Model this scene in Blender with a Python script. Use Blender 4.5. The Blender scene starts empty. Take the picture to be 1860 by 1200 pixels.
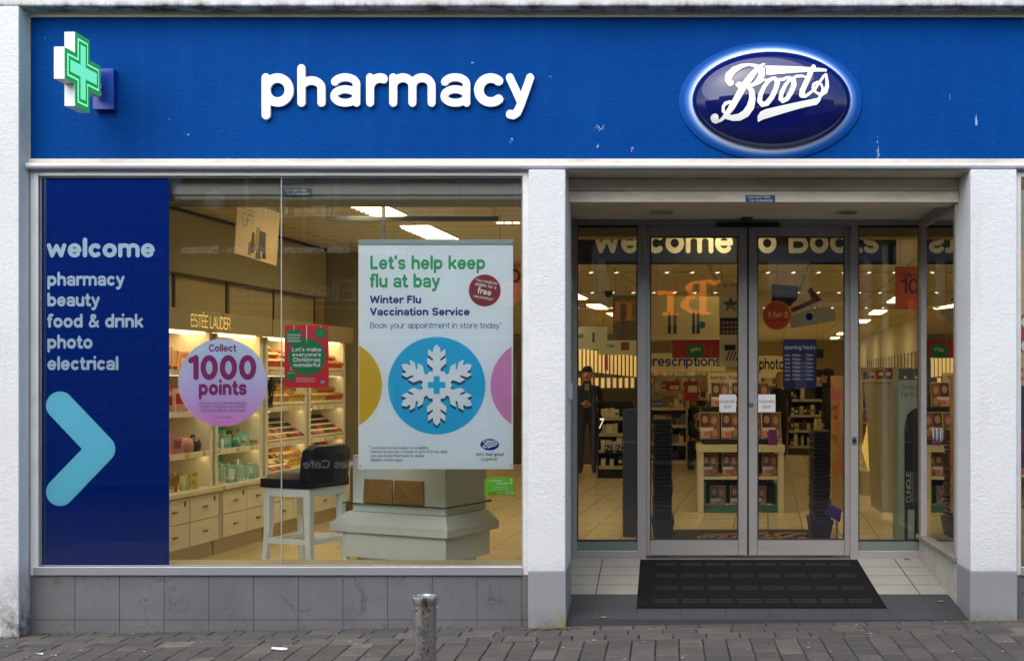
import bpy, bmesh, math, random
import numpy as np
from mathutils import Vector, Matrix
from mathutils.geometry import tessellate_polygon
random.seed(7)
SC = bpy.context.scene
R = math.radians
# ------------------------------------------------------------ camera, world, sun, exposure
F = 2115.0; EYE = 1.62; VX, VY = 1210.0, 690.0        # focal length in photo pixels, eye height, vanishing point
cam_d = bpy.data.cameras.new('camera'); cam = bpy.data.objects.new('camera', cam_d); SC.collection.objects.link(cam)
cam.location = (0, 0, EYE); cam.rotation_euler = (R(90), 0, 0)
cam_d.lens = 36 * F / 1860; cam_d.sensor_width = 36; cam_d.sensor_fit = 'HORIZONTAL'
cam_d.shift_x = (930 - VX) / 1860; cam_d.shift_y = (VY - 600) / 1860
cam_d.clip_start = 0.1; cam_d.clip_end = 500
SC.camera = cam
W = bpy.data.worlds.new('World'); SC.world = W; W.use_nodes = True
nt = W.node_tree; bg = nt.nodes['Background']
sky = nt.nodes.new('ShaderNodeTexSky'); sky.sky_type = 'NISHITA'; sky.sun_disc = False
SUN_EL, SUN_AZ = R(44), R(200)
sky.sun_elevation = SUN_EL; sky.sun_rotation = SUN_AZ; sky.air_density = 1.0; sky.dust_density = 2.0
nt.links.new(sky.outputs[0], bg.inputs[0]); bg.inputs[1].default_value = 0.15
sl = bpy.data.lights.new('sun', 'SUN'); so = bpy.data.objects.new('sun', sl); SC.collection.objects.link(so)
sl.energy = 1.5; sl.angle = R(80); sl.color = (1, .985, .92)
sd = Vector((math.sin(SUN_AZ) * math.cos(SUN_EL), math.cos(SUN_AZ) * math.cos(SUN_EL), math.sin(SUN_EL)))
so.rotation_euler = sd.to_track_quat('Z', 'Y').to_euler(); so.location = (0, -5, 20)
SC.view_settings.view_transform = 'Standard'; SC.view_settings.look = 'None'
SC.view_settings.exposure = 1.2; SC.view_settings.gamma = 1
SC.cycles.max_bounces = 10; SC.cycles.transparent_max_bounces = 16; SC.cycles.diffuse_bounces = 4
SC.cycles.use_denoising = True; SC.cycles.denoising_input_passes = 'RGB_ALBEDO_NORMAL'; SC.cycles.sample_clamp_indirect = 6
LAMP = 8.6                                            # troffer emission

# ------------------------------------------------------------ materials
def lin(c):
    if isinstance(c, str):
        c = [int(c[i:i+2], 16) for i in (0, 2, 4)]
    return tuple(((v/255)/12.92 if v/255 <= .04045 else ((v/255+.055)/1.055)**2.4) for v in c)
MATS = {}
def mat(name, col, rough=.5, metal=0, spec=.5, var=0, vscale=6, bump=0, bscale=40, coat=0, emit=0, rvar=0):
    if name in MATS: return MATS[name]
    m = bpy.data.materials.new(name); m.use_nodes = True; n = m.node_tree; L = n.links.new
    b = n.nodes['Principled BSDF']; c = lin(col) if not (isinstance(col, tuple) and max(col) <= 1) else col
    b.inputs['Base Color'].default_value = (*c, 1); b.inputs['Roughness'].default_value = rough
    b.inputs['Metallic'].default_value = metal; b.inputs['Specular IOR Level'].default_value = spec
    if coat: b.inputs['Coat Weight'].default_value = coat; b.inputs['Coat Roughness'].default_value = .03
    if emit:
        b.inputs['Emission Color'].default_value = (*c, 1); b.inputs['Emission Strength'].default_value = emit
    if var or bump or rvar:
        tc = n.nodes.new('ShaderNodeTexCoord')
    if var:
        t = n.nodes.new('ShaderNodeTexNoise'); t.inputs['Scale'].default_value = vscale; t.inputs['Detail'].default_value = 6
        t.inputs['Roughness'].default_value = .65; L(tc.outputs['Object'], t.inputs['Vector'])
        r = n.nodes.new('ShaderNodeValToRGB'); r.color_ramp.elements[0].position = .3; r.color_ramp.elements[1].position = .7
        r.color_ramp.elements[0].color = (*[v*(1-var) for v in c], 1); r.color_ramp.elements[1].color = (*[min(1, v*(1+var*.6)) for v in c], 1)
        L(t.outputs['Fac'], r.inputs['Fac']); L(r.outputs['Color'], b.inputs['Base Color'])
        if rvar:
            mp = n.nodes.new('ShaderNodeMapRange'); mp.inputs['To Min'].default_value = max(0, rough-rvar); mp.inputs['To Max'].default_value = min(1, rough+rvar)
            L(t.outputs['Fac'], mp.inputs['Value']); L(mp.outputs['Result'], b.inputs['Roughness'])
    if bump:
        t2 = n.nodes.new('ShaderNodeTexNoise'); t2.inputs['Scale'].default_value = bscale; t2.inputs['Detail'].default_value = 5
        L(tc.outputs['Object'], t2.inputs['Vector'])
        bp = n.nodes.new('ShaderNodeBump'); bp.inputs['Strength'].default_value = bump; bp.inputs['Distance'].default_value = .01
        L(t2.outputs['Fac'], bp.inputs['Height']); L(bp.outputs['Normal'], b.inputs['Normal'])
    MATS[name] = m
    return m

class NB:                                             # tiny node helper
    def __init__(s, name):
        s.m = bpy.data.materials.new(name); s.m.use_nodes = True; s.t = s.m.node_tree
        s.b = s.t.nodes['Principled BSDF']; s.tc = s.t.nodes.new('ShaderNodeTexCoord'); MATS[name] = s.m
    def n(s, t, **k):
        o = s.t.nodes.new(t)
        for a, v in k.items():
            if a in o.inputs: o.inputs[a].default_value = v
            else: setattr(o, a, v)
        return o
    def l(s, a, b): s.t.links.new(a, b)
    def noise(s, scale, detail=6, rough=.6, vec=None, stretch=None):
        t = s.n('ShaderNodeTexNoise'); t.inputs['Scale'].default_value = scale; t.inputs['Detail'].default_value = detail; t.inputs['Roughness'].default_value = rough
        v = vec or s.tc.outputs['Object']
        if stretch:
            mp = s.n('ShaderNodeMapping'); mp.inputs['Scale'].default_value = stretch; s.l(v, mp.inputs['Vector']); v = mp.outputs['Vector']
        s.l(v, t.inputs['Vector']); return t.outputs['Fac']
    def ramp(s, fac, *st):
        r = s.n('ShaderNodeValToRGB'); e = r.color_ramp.elements
        while len(e) < len(st): e.new(.5)
        for i, (p, c) in enumerate(st):
            e[i].position = p; e[i].color = (*c, 1) if len(c) == 3 else c
        s.l(fac, r.inputs['Fac']); return r.outputs['Color']
    def mix(s, f, a, b, mode='MIX'):
        x = s.n('ShaderNodeMix', data_type='RGBA', blend_type=mode)
        for k, v in ((0, f), (6, a), (7, b)):
            if hasattr(v, 'links'): s.l(v, x.inputs[k])
            else: x.inputs[k].default_value = v if k == 0 else (*v, 1)
        return x.outputs[2]
    def math(s, op, a, b=0, c=None):
        x = s.n('ShaderNodeMath', operation=op)
        for k, v in ((0, a), (1, b), (2, c)):
            if v is None: continue
            if hasattr(v, 'links'): s.l(v, x.inputs[k])
            else: x.inputs[k].default_value = v
        return x.outputs[0]
    def bump(s, h, strength=.3, dist=.01):
        p = s.n('ShaderNodeBump'); p.inputs['Strength'].default_value = strength; p.inputs['Distance'].default_value = dist
        s.l(h, p.inputs['Height']); s.l(p.outputs['Normal'], s.b.inputs['Normal'])
    def col(s, c): s.l(c, s.b.inputs['Base Color'])
    def xyz(s):
        x = s.n('ShaderNodeSeparateXYZ'); s.l(s.tc.outputs['Object'], x.inputs[0]); return x.outputs

def render_mat(name, base, top_dirt=False, zd=.45, k=2.4, bump=.36):           # white stippled render with stains
    q = NB(name); q.b.inputs['Roughness'].default_value = .75
    big = q.noise(1.3, 5); streak = q.noise(9, 6, .7, stretch=(1, 1, .12)); fine = q.noise(70, 3); spec = q.noise(26, 4, .8)
    c = q.mix(q.ramp(big, (.35, (0, 0, 0)), (.75, (1, 1, 1))), base, tuple(v*.88 for v in base))
    c = q.mix(q.math('MULTIPLY', q.ramp(streak, (.56, (0, 0, 0)), (.8, (1, 1, 1))), .28), c, lin('8d8a80'))
    c = q.mix(q.ramp(spec, (.7, (0, 0, 0)), (.78, (.5, .5, .5))), c, lin('55504a'))
    z = q.xyz()[2]                                    # splash dirt close to the pavement (height in object space = world height)
    g = q.math('SUBTRACT', zd, z); g = q.math('MULTIPLY', g, k)
    g = q.math('MULTIPLY', g, q.ramp(q.noise(7, 7, .75), (.35, (0, 0, 0)), (.62, (1, 1, 1))))
    cl = q.n('ShaderNodeClamp'); q.l(g, cl.inputs[0])
    c = q.mix(cl.outputs[0], c, lin('4a463d'))
    if top_dirt:                                      # lichen along the drip edge
        g2 = q.math('SUBTRACT', 4.105, z); g2 = q.math('MULTIPLY', g2, 26)
        g2 = q.math('MULTIPLY', g2, q.ramp(q.noise(5, 7, .8, stretch=(1, 1, .3)), (.42, (0, 0, 0)), (.62, (1, 1, 1))))
        c2 = q.n('ShaderNodeClamp'); q.l(g2, c2.inputs[0]); c = q.mix(c2.outputs[0], c, lin('4e4a38'))
    q.col(c); q.bump(q.math('ADD', fine, q.noise(38, 2)), bump, .012)
    return q.m
M_RENDER = render_mat('white_render', (.52, .535, .545))
M_LINTEL = render_mat('white_lintel_render', (.53, .54, .55), True)
M_GREY = render_mat('grey_masonry_paint', lin('7b7d80'), False, .13, 6, .12)
def mk_fascia():
    q = NB('blue_fascia_paint'); q.b.inputs['Roughness'].default_value = .7; q.b.inputs['Specular IOR Level'].default_value = .04
    a, b = lin('003b7e'), lin('003474')
    c = q.mix(q.ramp(q.noise(1.2, 5), (.3, (0, 0, 0)), (.7, (1, 1, 1))), a, b)
    c = q.mix(q.ramp(q.noise(14, 5, .8), (.62, (0, 0, 0)), (.8, (.5, .5, .5))), c, lin('0a4a95'))
    c = q.mix(q.math('MULTIPLY', q.ramp(q.noise(6, 6, .75, stretch=(1.6, 1, .1)), (.5, (0, 0, 0)), (.75, (1, 1, 1))), .16), c, lin('1a4f96'))
    c = q.mix(q.math('MULTIPLY', q.ramp(q.noise(4, 6, .75, stretch=(1.2, 1, .14)), (.55, (0, 0, 0)), (.8, (1, 1, 1))), .22), c, lin('022a60'))
    ch = q.noise(10, 3, .7, stretch=(3.2, 1, .45))
    c = q.mix(q.ramp(ch, (.765, (0, 0, 0)), (.78, (.8, .8, .8))), c, lin('9fb2d0'))
    q.col(c); q.bump(q.math('ADD', q.noise(55, 4), q.noise(22, 2)), .5, .01); return q.m
M_FASCIA = mk_fascia()
def mk_alu(name, col, rough=.42, dirt=.4):
    q = NB(name); q.b.inputs['Roughness'].default_value = rough; q.b.inputs['Metallic'].default_value = .15
    c = q.mix(q.math('MULTIPLY', q.ramp(q.noise(5, 7, .75, stretch=(.4, 1, 1.6)), (.48, (0, 0, 0)), (.75, (1, 1, 1))), dirt), lin(col), lin('6a6050'))
    c = q.mix(q.ramp(q.noise(30, 5, .8), (.7, (0, 0, 0)), (.76, (.8, .8, .8))), c, lin('4a4238'))
    q.col(c); return q.m
M_ALU = mk_alu('white_aluminium', 'c4c6c6', .4, .25)
M_CREAM = mk_alu('dirty_cream_paint', 'c6bda9', .6, .55)
M_SILVER = mk_alu('silver_rail', 'b4b7bd', .35, .35)
M_DOORALU = mk_alu('door_aluminium', '8a8886', .38, .25)
M_SILL = mk_alu('grey_sill_aluminium', '7e8086', .4, .15)
M_RUBBER = mat('black_rubber', '15161a', .6)
def mk_glass(name, tint, k=1.8):
    m = bpy.data.materials.new(name); m.use_nodes = True; t = m.node_tree; t.nodes.clear()
    o = t.nodes.new('ShaderNodeOutputMaterial'); tr = t.nodes.new('ShaderNodeBsdfTransparent'); gl = t.nodes.new('ShaderNodeBsdfGlossy')
    fr = t.nodes.new('ShaderNodeFresnel'); mu = t.nodes.new('ShaderNodeMath'); mu.operation = 'MULTIPLY'; mu.inputs[1].default_value = k; mu.use_clamp = True
    mx = t.nodes.new('ShaderNodeMixShader'); fr.inputs['IOR'].default_value = 1.5; gl.inputs['Roughness'].default_value = 0.0
    tr.inputs['Color'].default_value = (*tint, 1); gl.inputs['Color'].default_value = (.95, .97, 1, 1)
    for a, b in ((fr.outputs[0], mu.inputs[0]), (mu.outputs[0], mx.inputs[0]), (tr.outputs[0], mx.inputs[1]), (gl.outputs[0], mx.inputs[2]), (mx.outputs[0], o.inputs[0])): t.links.new(a, b)
    MATS[name] = m; return m
M_GLASS = mk_glass('window_glass', (.97, .985, .96), 1.8)
M_DGLASS = mk_glass('door_glass', (.74, .73, .68), 1.8)
M_CLEAR = mk_glass('clear_glass', (.82, .93, .88), 2)
def mk_plinth():
    q = NB('veined_plinth_tile'); q.b.inputs['Roughness'].default_value = .5
    w = q.n('ShaderNodeMix', data_type='RGBA'); nz = q.n('ShaderNodeTexNoise', Scale=4.5, Detail=7.0); q.l(q.tc.outputs['Object'], nz.inputs['Vector'])
    w.inputs[0].default_value = .34; q.l(q.tc.outputs['Object'], w.inputs[6]); q.l(nz.outputs['Color'], w.inputs[7])
    v = q.n('ShaderNodeTexVoronoi', feature='DISTANCE_TO_EDGE', Scale=6.5); q.l(w.outputs[2], v.inputs['Vector'])
    vein = q.ramp(v.outputs['Distance'], (.0, (1, 1, 1)), (.03, (0, 0, 0)))
    vein = q.math('MULTIPLY', vein, q.ramp(q.noise(4, 4), (.47, (0, 0, 0)), (.62, (1, 1, 1))))
    c = q.mix(q.ramp(q.noise(2.5, 6, .7), (.3, (0, 0, 0)), (.7, (1, 1, 1))), lin('505153'), lin('606163'))
    c = q.mix(q.math('MULTIPLY', vein, .75), c, lin('2c2d30'))
    c = q.mix(q.ramp(q.noise(60, 4, .8), (.6, (0, 0, 0)), (.75, (.35, .35, .35))), c, lin('3c3e41'))
    q.col(c); return q.m
M_PLINTH = mk_plinth(); M_GROUT = mat('grey_grout', '63656a', .9, var=.3, vscale=9)
WHITE = mat('white_print', 'e8edf2', .5); NAVY = mat('navy_vinyl', '002c8a', .5, spec=0)
M_TAN = mat('tan_panel', 'b7a570', .6, var=.06, vscale=2)
M_CREAMSHELF = mat('cream_laminate', 'ddd6be', .45, var=.05, vscale=3)
M_BULK = mat('taupe_bulkhead', '978b66', .7, var=.06, vscale=1.5)
M_DARK = mat('dark_slot', '1c1812', .6)
M_BLACK = mat('black_plastic', '0c0c0e', .4)
M_STEEL = mat('brushed_steel', '9a9a98', .3, 1)

# ------------------------------------------------------------ geometry helpers
def P(px, py, Z): return Vector(((px-VX)*Z/F, Z, EYE+(VY-py)*Z/F))
def X(px, Z): return (px-VX)*Z/F
def ZZ(py, Z): return EYE+(VY-py)*Z/F
ORG = {}
def setp(o, label=None, cat=None, group=None, kind=None):
    if label: o['label'] = label
    if cat: o['category'] = cat
    if group: o['group'] = group
    if kind: o['kind'] = kind
    return o
def thing(name, label, cat, loc, group=None):
    o = bpy.data.objects.new(name, None); SC.collection.objects.link(o); o.location = loc; o.empty_display_size = .1
    ORG[o] = Vector(loc); return setp(o, label, cat, group)
class MB:
    def __init__(s): s.v = []; s.f = []; s.fm = []; s.mats = []; s.smooth = []
    def mi(s, m):
        if m not in s.mats: s.mats.append(m)
        return s.mats.index(m)
    def add(s, vs, fs, m, M=None, smooth=False):
        k = len(s.v); i = s.mi(m)
        for p in vs:
            p = Vector(p); s.v.append(M @ p if M else p)
        for f in fs: s.f.append([k+a for a in f]); s.fm.append(i); s.smooth.append(smooth)
        return s
    def box(s, x0, x1, y0, y1, z0, z1, m, M=None):
        v = [(x, y, z) for z in (z0, z1) for y in (y0, y1) for x in (x0, x1)]
        return s.add(v, [(0, 2, 3, 1), (4, 5, 7, 6), (0, 1, 5, 4), (2, 6, 7, 3), (0, 4, 6, 2), (1, 3, 7, 5)], m, M)
    def pbox(s, px0, px1, py0, py1, Z, d, m):           # box whose front face covers a photo rectangle at depth Z, d deep
        return s.box(X(px0, Z), X(px1, Z), Z, Z+d, ZZ(py1, Z), ZZ(py0, Z), m)
    def poly(s, pts, m): return s.add(pts, [list(range(len(pts)))], m)
    def prism(s, pts, vec, m):
        n = len(pts); vec = Vector(vec); a = [Vector(p) for p in pts]
        return s.add(a+[p+vec for p in a], [list(range(n)), list(range(2*n-1, n-1, -1))]+[(i, n+i, n+(i+1) % n, (i+1) % n) for i in range(n)], m)
    def tube(s, p0, p1, r0, r1=None, m=None, n=12, caps=True):
        r1 = r0 if r1 is None else r1; p0 = Vector(p0); p1 = Vector(p1); d = (p1-p0).normalized()
        a = d.orthogonal().normalized(); b = d.cross(a); vs = []
        for p, r in ((p0, r0), (p1, r1)):
            for i in range(n):
                t = 2*math.pi*i/n; vs.append(p+a*r*math.cos(t)+b*r*math.sin(t))
        s.add(vs, [(i, (i+1) % n, n+(i+1) % n, n+i) for i in range(n)], m, smooth=True)
        if caps: s.add(vs, [list(range(n-1, -1, -1)), list(range(n, 2*n))], m)
        return s
    def lathe(s, prof, m, M=None, n=14, c=(0, 0, 0), smooth=True):
        vs = []; c = Vector(c)
        for r, z in prof:
            for i in range(n):
                t = 2*math.pi*i/n; vs.append(Vector((r*math.cos(t), r*math.sin(t), z))+c)
        fs = [(j*n+i, j*n+(i+1) % n, (j+1)*n+(i+1) % n, (j+1)*n+i) for j in range(len(prof)-1) for i in range(n)]
        s.add(vs, fs, m, M, smooth)
        k = len(prof)-1
        return s.add([vs[i] for i in range(n)]+[vs[k*n+i] for i in range(n)], [list(range(n-1, -1, -1)), list(range(n, 2*n))], m, M)
    def disc(s, c, rx, rz, m, n=40, y=0):               # upright disc facing -Y
        c = Vector(c); return s.poly([c+Vector((rx*math.cos(2*math.pi*i/n), 0, rz*math.sin(2*math.pi*i/n))) for i in range(n)], m)
    def ell(s, c, rx, ry, rz, m, n=12, M=None):
        vs, fs = [], []
        k = n//2
        for j in range(k+1):
            a = math.pi*j/k
            for i in range(n):
                t = 2*math.pi*i/n; vs.append((c[0]+rx*math.sin(a)*math.cos(t), c[1]+ry*math.sin(a)*math.sin(t), c[2]+rz*math.cos(a)))
        for j in range(k):
            for i in range(n): fs.append((j*n+i, (j+1)*n+i, (j+1)*n+(i+1) % n, j*n+(i+1) % n))
        return s.add(vs, fs, m, M, True)
    def mesh(s, name, off=None, bevel=0, seg=2):
        me = bpy.data.meshes.new(name); off = off or Vector((0, 0, 0))
        me.from_pydata([tuple(v-off) for v in s.v], [], s.f)
        for m in s.mats: me.materials.append(m)
        me.polygons.foreach_set('material_index', s.fm); me.polygons.foreach_set('use_smooth', s.smooth)
        if bevel:
            b = bmesh.new(); b.from_mesh(me); bmesh.ops.remove_doubles(b, verts=b.verts, dist=1e-6)
            e = [x for x in b.edges if len(x.link_faces) == 2 and x.calc_face_angle(0) > .5]
            bmesh.ops.bevel(b, geom=e, offset=bevel, segments=seg, affect='EDGES', profile=.5, clamp_overlap=True); b.to_mesh(me); b.free()
        me.update(); return me
    def islands(s):
        key = {}; par = list(range(len(s.v)))
        def fd(a):
            while par[a] != a: par[a] = par[par[a]]; a = par[a]
            return a
        for i, v in enumerate(s.v):
            q = tuple(round(c, 5) for c in v)
            if q in key: par[fd(i)] = fd(key[q])
            else: key[q] = i
        for f in s.f:
            for a in f[1:]: par[fd(a)] = fd(f[0])
        out = {}
        for f, m, sm in zip(s.f, s.fm, s.smooth):
            b = out.setdefault(fd(f[0]), MB()); b.add([s.v[a] for a in f], [list(range(len(f)))], s.mats[m], smooth=sm)
        return list(out.values())
    def part(s, name, parent, label=None, bevel=0, seg=2):
        if name in ('rivet', 'bolt', 'wire', 'bracket', 'grommet') or (name == 'lettering' and parent.name == 'cafe_building'):
            isl = s.islands()
            if len(isl) > 1:
                for b in isl[1:]: b._one(name, parent, label, bevel, seg)
                return isl[0]._one(name, parent, label, bevel, seg)
        return s._one(name, parent, label, bevel, seg)
    def _one(s, name, parent, label=None, bevel=0, seg=2):
        r = parent
        while r.parent: r = r.parent
        o = bpy.data.objects.new(name, s.mesh(name, ORG[r], bevel, seg)); SC.collection.objects.link(o); o.parent = parent
        if label: o['label'] = label
        return o
    def obj(s, name, label=None, cat=None, group=None, kind=None, bevel=0, loc=None, seg=2):
        if loc is None:
            lo = [min(v[i] for v in s.v) for i in range(3)]; hi = [max(v[i] for v in s.v) for i in range(3)]
            loc = Vector(((lo[0]+hi[0])/2, (lo[1]+hi[1])/2, lo[2]))
            if kind == 'structure': loc = Vector((0, 0, 0))
        o = bpy.data.objects.new(name, s.mesh(name, loc, bevel, seg)); SC.collection.objects.link(o); o.location = loc; ORG[o] = Vector(loc)
        return setp(o, label, cat, group, kind)

# ------------------------------------------------------------ rounded stroke lettering (distance field -> outline)
def E(cx, cy, rx, ry, a0, a1, n=22): return [(cx+rx*math.cos(R(a0+(a1-a0)*i/n)), cy+ry*math.sin(R(a0+(a1-a0)*i/n))) for i in range(n+1)]
def glyph(ch, r):
    x, A, C, D = .53, .74, .72, -.2; h = x-r; c = C-r; m = .38
    def S(W, H, y0=0):
        q = (H-2*r)/4; return [E(W/2, y0+H-r-q, W/2-r, q, 28, 270)+E(W/2, y0+r+q, W/2-r, q, 90, -152)]
    def O(W, H, y=0): return E(W/2, y+H/2, W/2-r, H/2-r, 0, 360, 36)
    arch = lambda W: E(W/2, x-.21, W/2-r, .21-r, 180, 0)+[(W-r, r)]
    g = {
     'a': (.5, [E(.25, x-.17, .25-r, .17-r, 160, 0)+[(.5-r, r)], E(.25, .17, .25-r, .17-r, 0, 360)]),
     'b': (.54, [[(r, A-r), (r, r)], O(.54, x)]), 'c': (.49, [E(.26, x/2, .26-r, x/2-r, 50, 310)]),
     'd': (.54, [[(.54-r, A-r), (.54-r, r)], O(.54, x)]), 'e': (.53, [E(.265, x/2, .265-r, x/2-r, 0, 316), [(r, x/2), (.53-r, x/2)]]),
     'f': (.31, [E(.25, A-.15, .12, .15-r, 75, 180)+[(.13, r)], [(r*.8, h), (.3-r, h)]]),
     'g': (.53, [O(.53, x), [(.53-r, h), (.53-r, D+.17)]+E(.265, D+.17, .265-r, .17-r, 0, -145)]),
     'h': (.52, [[(r, A-r), (r, r)], arch(.52)]), 'i': (2*r, [[(r, h), (r, r)], [(r, A-r*.9), (r, A-r*.9+.001)]]),
     'j': (.15+r, [[(.15, h), (.15, D+.15)]+E(.03, D+.15, .12, .15-r, 0, -80), [(.15, A-r*.9), (.15, A-r*.9+.001)]]),
     'k': (.5, [[(r, A-r), (r, r)], [(.48-r, h), (r, .19)], [(.2, .3), (.5-r, r)]]), 'l': (2*r, [[(r, A-r), (r, r)]]),
     'm': (.82, [[(r, h), (r, r)], E(r+(.41-r)/2, x-.21, (.41-r)/2, .21-r, 180, 0)+[(.41, r)], E(.41+(.41-r)/2, x-.21, (.41-r)/2, .21-r, 180, 0)+[(.82-r, r)]]),
     'n': (.52, [[(r, h), (r, r)], arch(.52)]), 'o': (.55, [O(.55, x)]),
     'p': (.54, [[(r, h), (r, D+r)], O(.54, x)]), 'q': (.54, [[(.54-r, h), (.54-r, D+r)], O(.54, x)]),
     'r': (.35, [[(r, h), (r, r)], E(r+.19, x-.24, .19, .24-r, 180, 68)]), 's': (.46, S(.46, x)),
     't': (.33, [[(.14, .68-r), (.14, .15)]+E(.26, .15, .12, .15-r, 180, 285), [(r*.8, h), (.32-r, h)]]),
     'u': (.52, [[(r, h), (r, .21)]+E(.26, .21, .26-r, .21-r, 180, 360), [(.52-r, h), (.52-r, r)]]),
     'v': (.5, [[(r, h), (.25, r), (.5-r, h)]]), 'w': (.75, [[(r, h), (.2, r), (.375, h-.03), (.55, r), (.75-r, h)]]),
     'x': (.49, [[(r, h), (.49-r, r)], [(r, r), (.49-r, h)]]),
     'y': (.5, [[(r, h), (.26, r+.02)], [(.5-r, h), (.26, r-.04), (.2, D+r+.04), (.13, D+r), (r, D+r+.01)]]), 'z': (.46, [[(r, h), (.46-r, h), (r, r), (.46-r, r)]]),
     'A': (.66, [[(r, r), (.33, c), (.66-r, r)], [(.16, .23), (.5, .23)]]),
     'B': (.58, [[(r, r), (r, c), (.3, c)]+E(.3, (c+m)/2, .24-r, (c-m)/2, 90, -90)+[(r, m), (.3, m)]+E(.3, (m+r)/2, .28-r, (m-r)/2, 90, -90)+[(r, r)]]),
     'C': (.66, [E(.36, C/2, .36-r, C/2-r, 46, 314)]), 'D': (.64, [[(r, r), (r, c), (.28, c)]+E(.28, C/2, .36-r, C/2-r, 90, -90)+[(r, r)]]),
     'E': (.52, [[(.52-r, c), (r, c), (r, r), (.52-r, r)], [(r, m), (.48-r, m)]]), 'F': (.5, [[(.5-r, c), (r, c), (r, r)], [(r, m), (.46-r, m)]]),
     'G': (.7, [E(.36, C/2, .36-r, C/2-r, 46, 340)+[(.7-r, .33), (.42, .33)]]), 'H': (.6, [[(r, r), (r, c)], [(.6-r, r), (.6-r, c)], [(r, m), (.6-r, m)]]),
     'I': (2*r, [[(r, r), (r, c)]]), 'J': (.44, [[(.44-r, c), (.44-r, .2)]+E(.22, .2, .22-r, .2-r, 0, -170)]), 'K': (.6, [[(r, r), (r, c)], [(.58-r, c), (r, .26)], [(.23, .42), (.6-r, r)]]),
     'L': (.48, [[(r, c), (r, r), (.48-r, r)]]), 'M': (.76, [[(r, r), (r, c), (.38, .2), (.76-r, c), (.76-r, r)]]), 'N': (.62, [[(r, r), (r, c), (.62-r, r), (.62-r, c)]]),
     'O': (.74, [O(.74, C)]), 'P': (.56, [[(r, r), (r, c), (.3, c)]+E(.3, (c+.3)/2, .26-r, (c-.3)/2, 90, -90)+[(r, .3)]]),
     'Q': (.74, [O(.74, C), [(.45, .2), (.74-r, r)]]), 'R': (.6, [[(r, r), (r, c), (.3, c)]+E(.3, (c+.33)/2, .27-r, (c-.33)/2, 90, -90)+[(r, .33)], [(.32, .33), (.6-r, r)]]),
     'S': (.58, S(.58, C)), 'T': (.58, [[(r, c), (.58-r, c)], [(.29, c), (.29, r)]]), 'U': (.6, [[(r, c), (r, .28)]+E(.3, .28, .3-r, .28-r, 180, 360)+[(.6-r, c)]]),
     'V': (.64, [[(r, c), (.32, r), (.64-r, c)]]), 'W': (.9, [[(r, c), (.24, r), (.45, c-.04), (.66, r), (.9-r, c)]]), 'X': (.6, [[(r, r), (.6-r, c)], [(r, c), (.6-r, r)]]),
     'Y': (.62, [[(r, c), (.31, .33), (.62-r, c)], [(.31, .33), (.31, r)]]), 'Z': (.56, [[(r, c), (.56-r, c), (r, r), (.56-r, r)]]),
     '0': (.54, [O(.54, C)]), '1': (.33, [[(r, C-.16), (.33-r, c), (.33-r, r)]]), '2': (.52, [E(.26, C-.22, .26-r, .22-r, 165, -28)+[(r, r), (.52-r, r)]]),
     '3': (.52, [E(.26, (c+m)/2, .24-r, (c-m)/2, 150, -90)+E(.26, (m+r)/2, .26-r, (m-r)/2, 90, -150)]), '4': (.54, [[(.4, r), (.4, c), (r, .2), (.54-r, .2)]]),
     '5': (.52, [[(.47-r, c), (.12, c), (.09, .4)]+E(.26, .24, .26-r, .24-r, 125, -150)]), '6': (.53, [O(.53, .46), [(.4, c), (r+.01, .3)]]),
     '7': (.5, [[(r, c), (.5-r, c), (.18, r)]]), '8': (.53, [E(.265, (c+m)/2, .235-r, (c-m)/2, 0, 360), E(.265, (m+r)/2, .265-r, (m-r)/2, 0, 360)]), '9': (.53, [O(.53, .46, C-.46), [(.13, r), (.53-r-.01, .42)]]),
     '&': (.62, [[(.62-r, r), (.2, .46), (.16, .55), (.19, .66-r*.3), (.28, c), (.37, .66-r*.3), (.39, .57), (.3, .45), (.14, .33), (r, .19), (.12, r+.02), (.24, r), (.36, r+.04), (.47, .16), (.54, .33)]]),
     "'": (2*r, [[(r, A-r), (r*.8, A-.16)]]), '.': (2*r, [[(r, r), (r, r+.001)]]), ',': (2*r, [[(r, r), (r*.5, -.08)]]), '-': (.3, [[(r, .27), (.3-r, .27)]]), '/': (.36, [[(r, r-.04), (.36-r, c)]]),
     '*': (.24, [[(.12, .56), (.12, .7)], [(.06, .6), (.18, .66)], [(.06, .66), (.18, .6)]]), ':': (2*r, [[(r, r), (r, r+.001)], [(r, .4), (r, .401)]]), '!': (2*r, [[(r, c), (r, .24)], [(r, r), (r, r+.001)]]),
     '€': (.6, [E(.38, C/2, .3-r, C/2-r, 46, 314), [(r, .42), (.4, .42)], [(r, .3), (.4, .3)]]),
     'É': (.52, [[(.52-r, c), (r, c), (r, r), (.52-r, r)], [(r, m), (.48-r, m)], [(.22, .8), (.34, .88)]]),
    }
    return g.get(ch)
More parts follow.
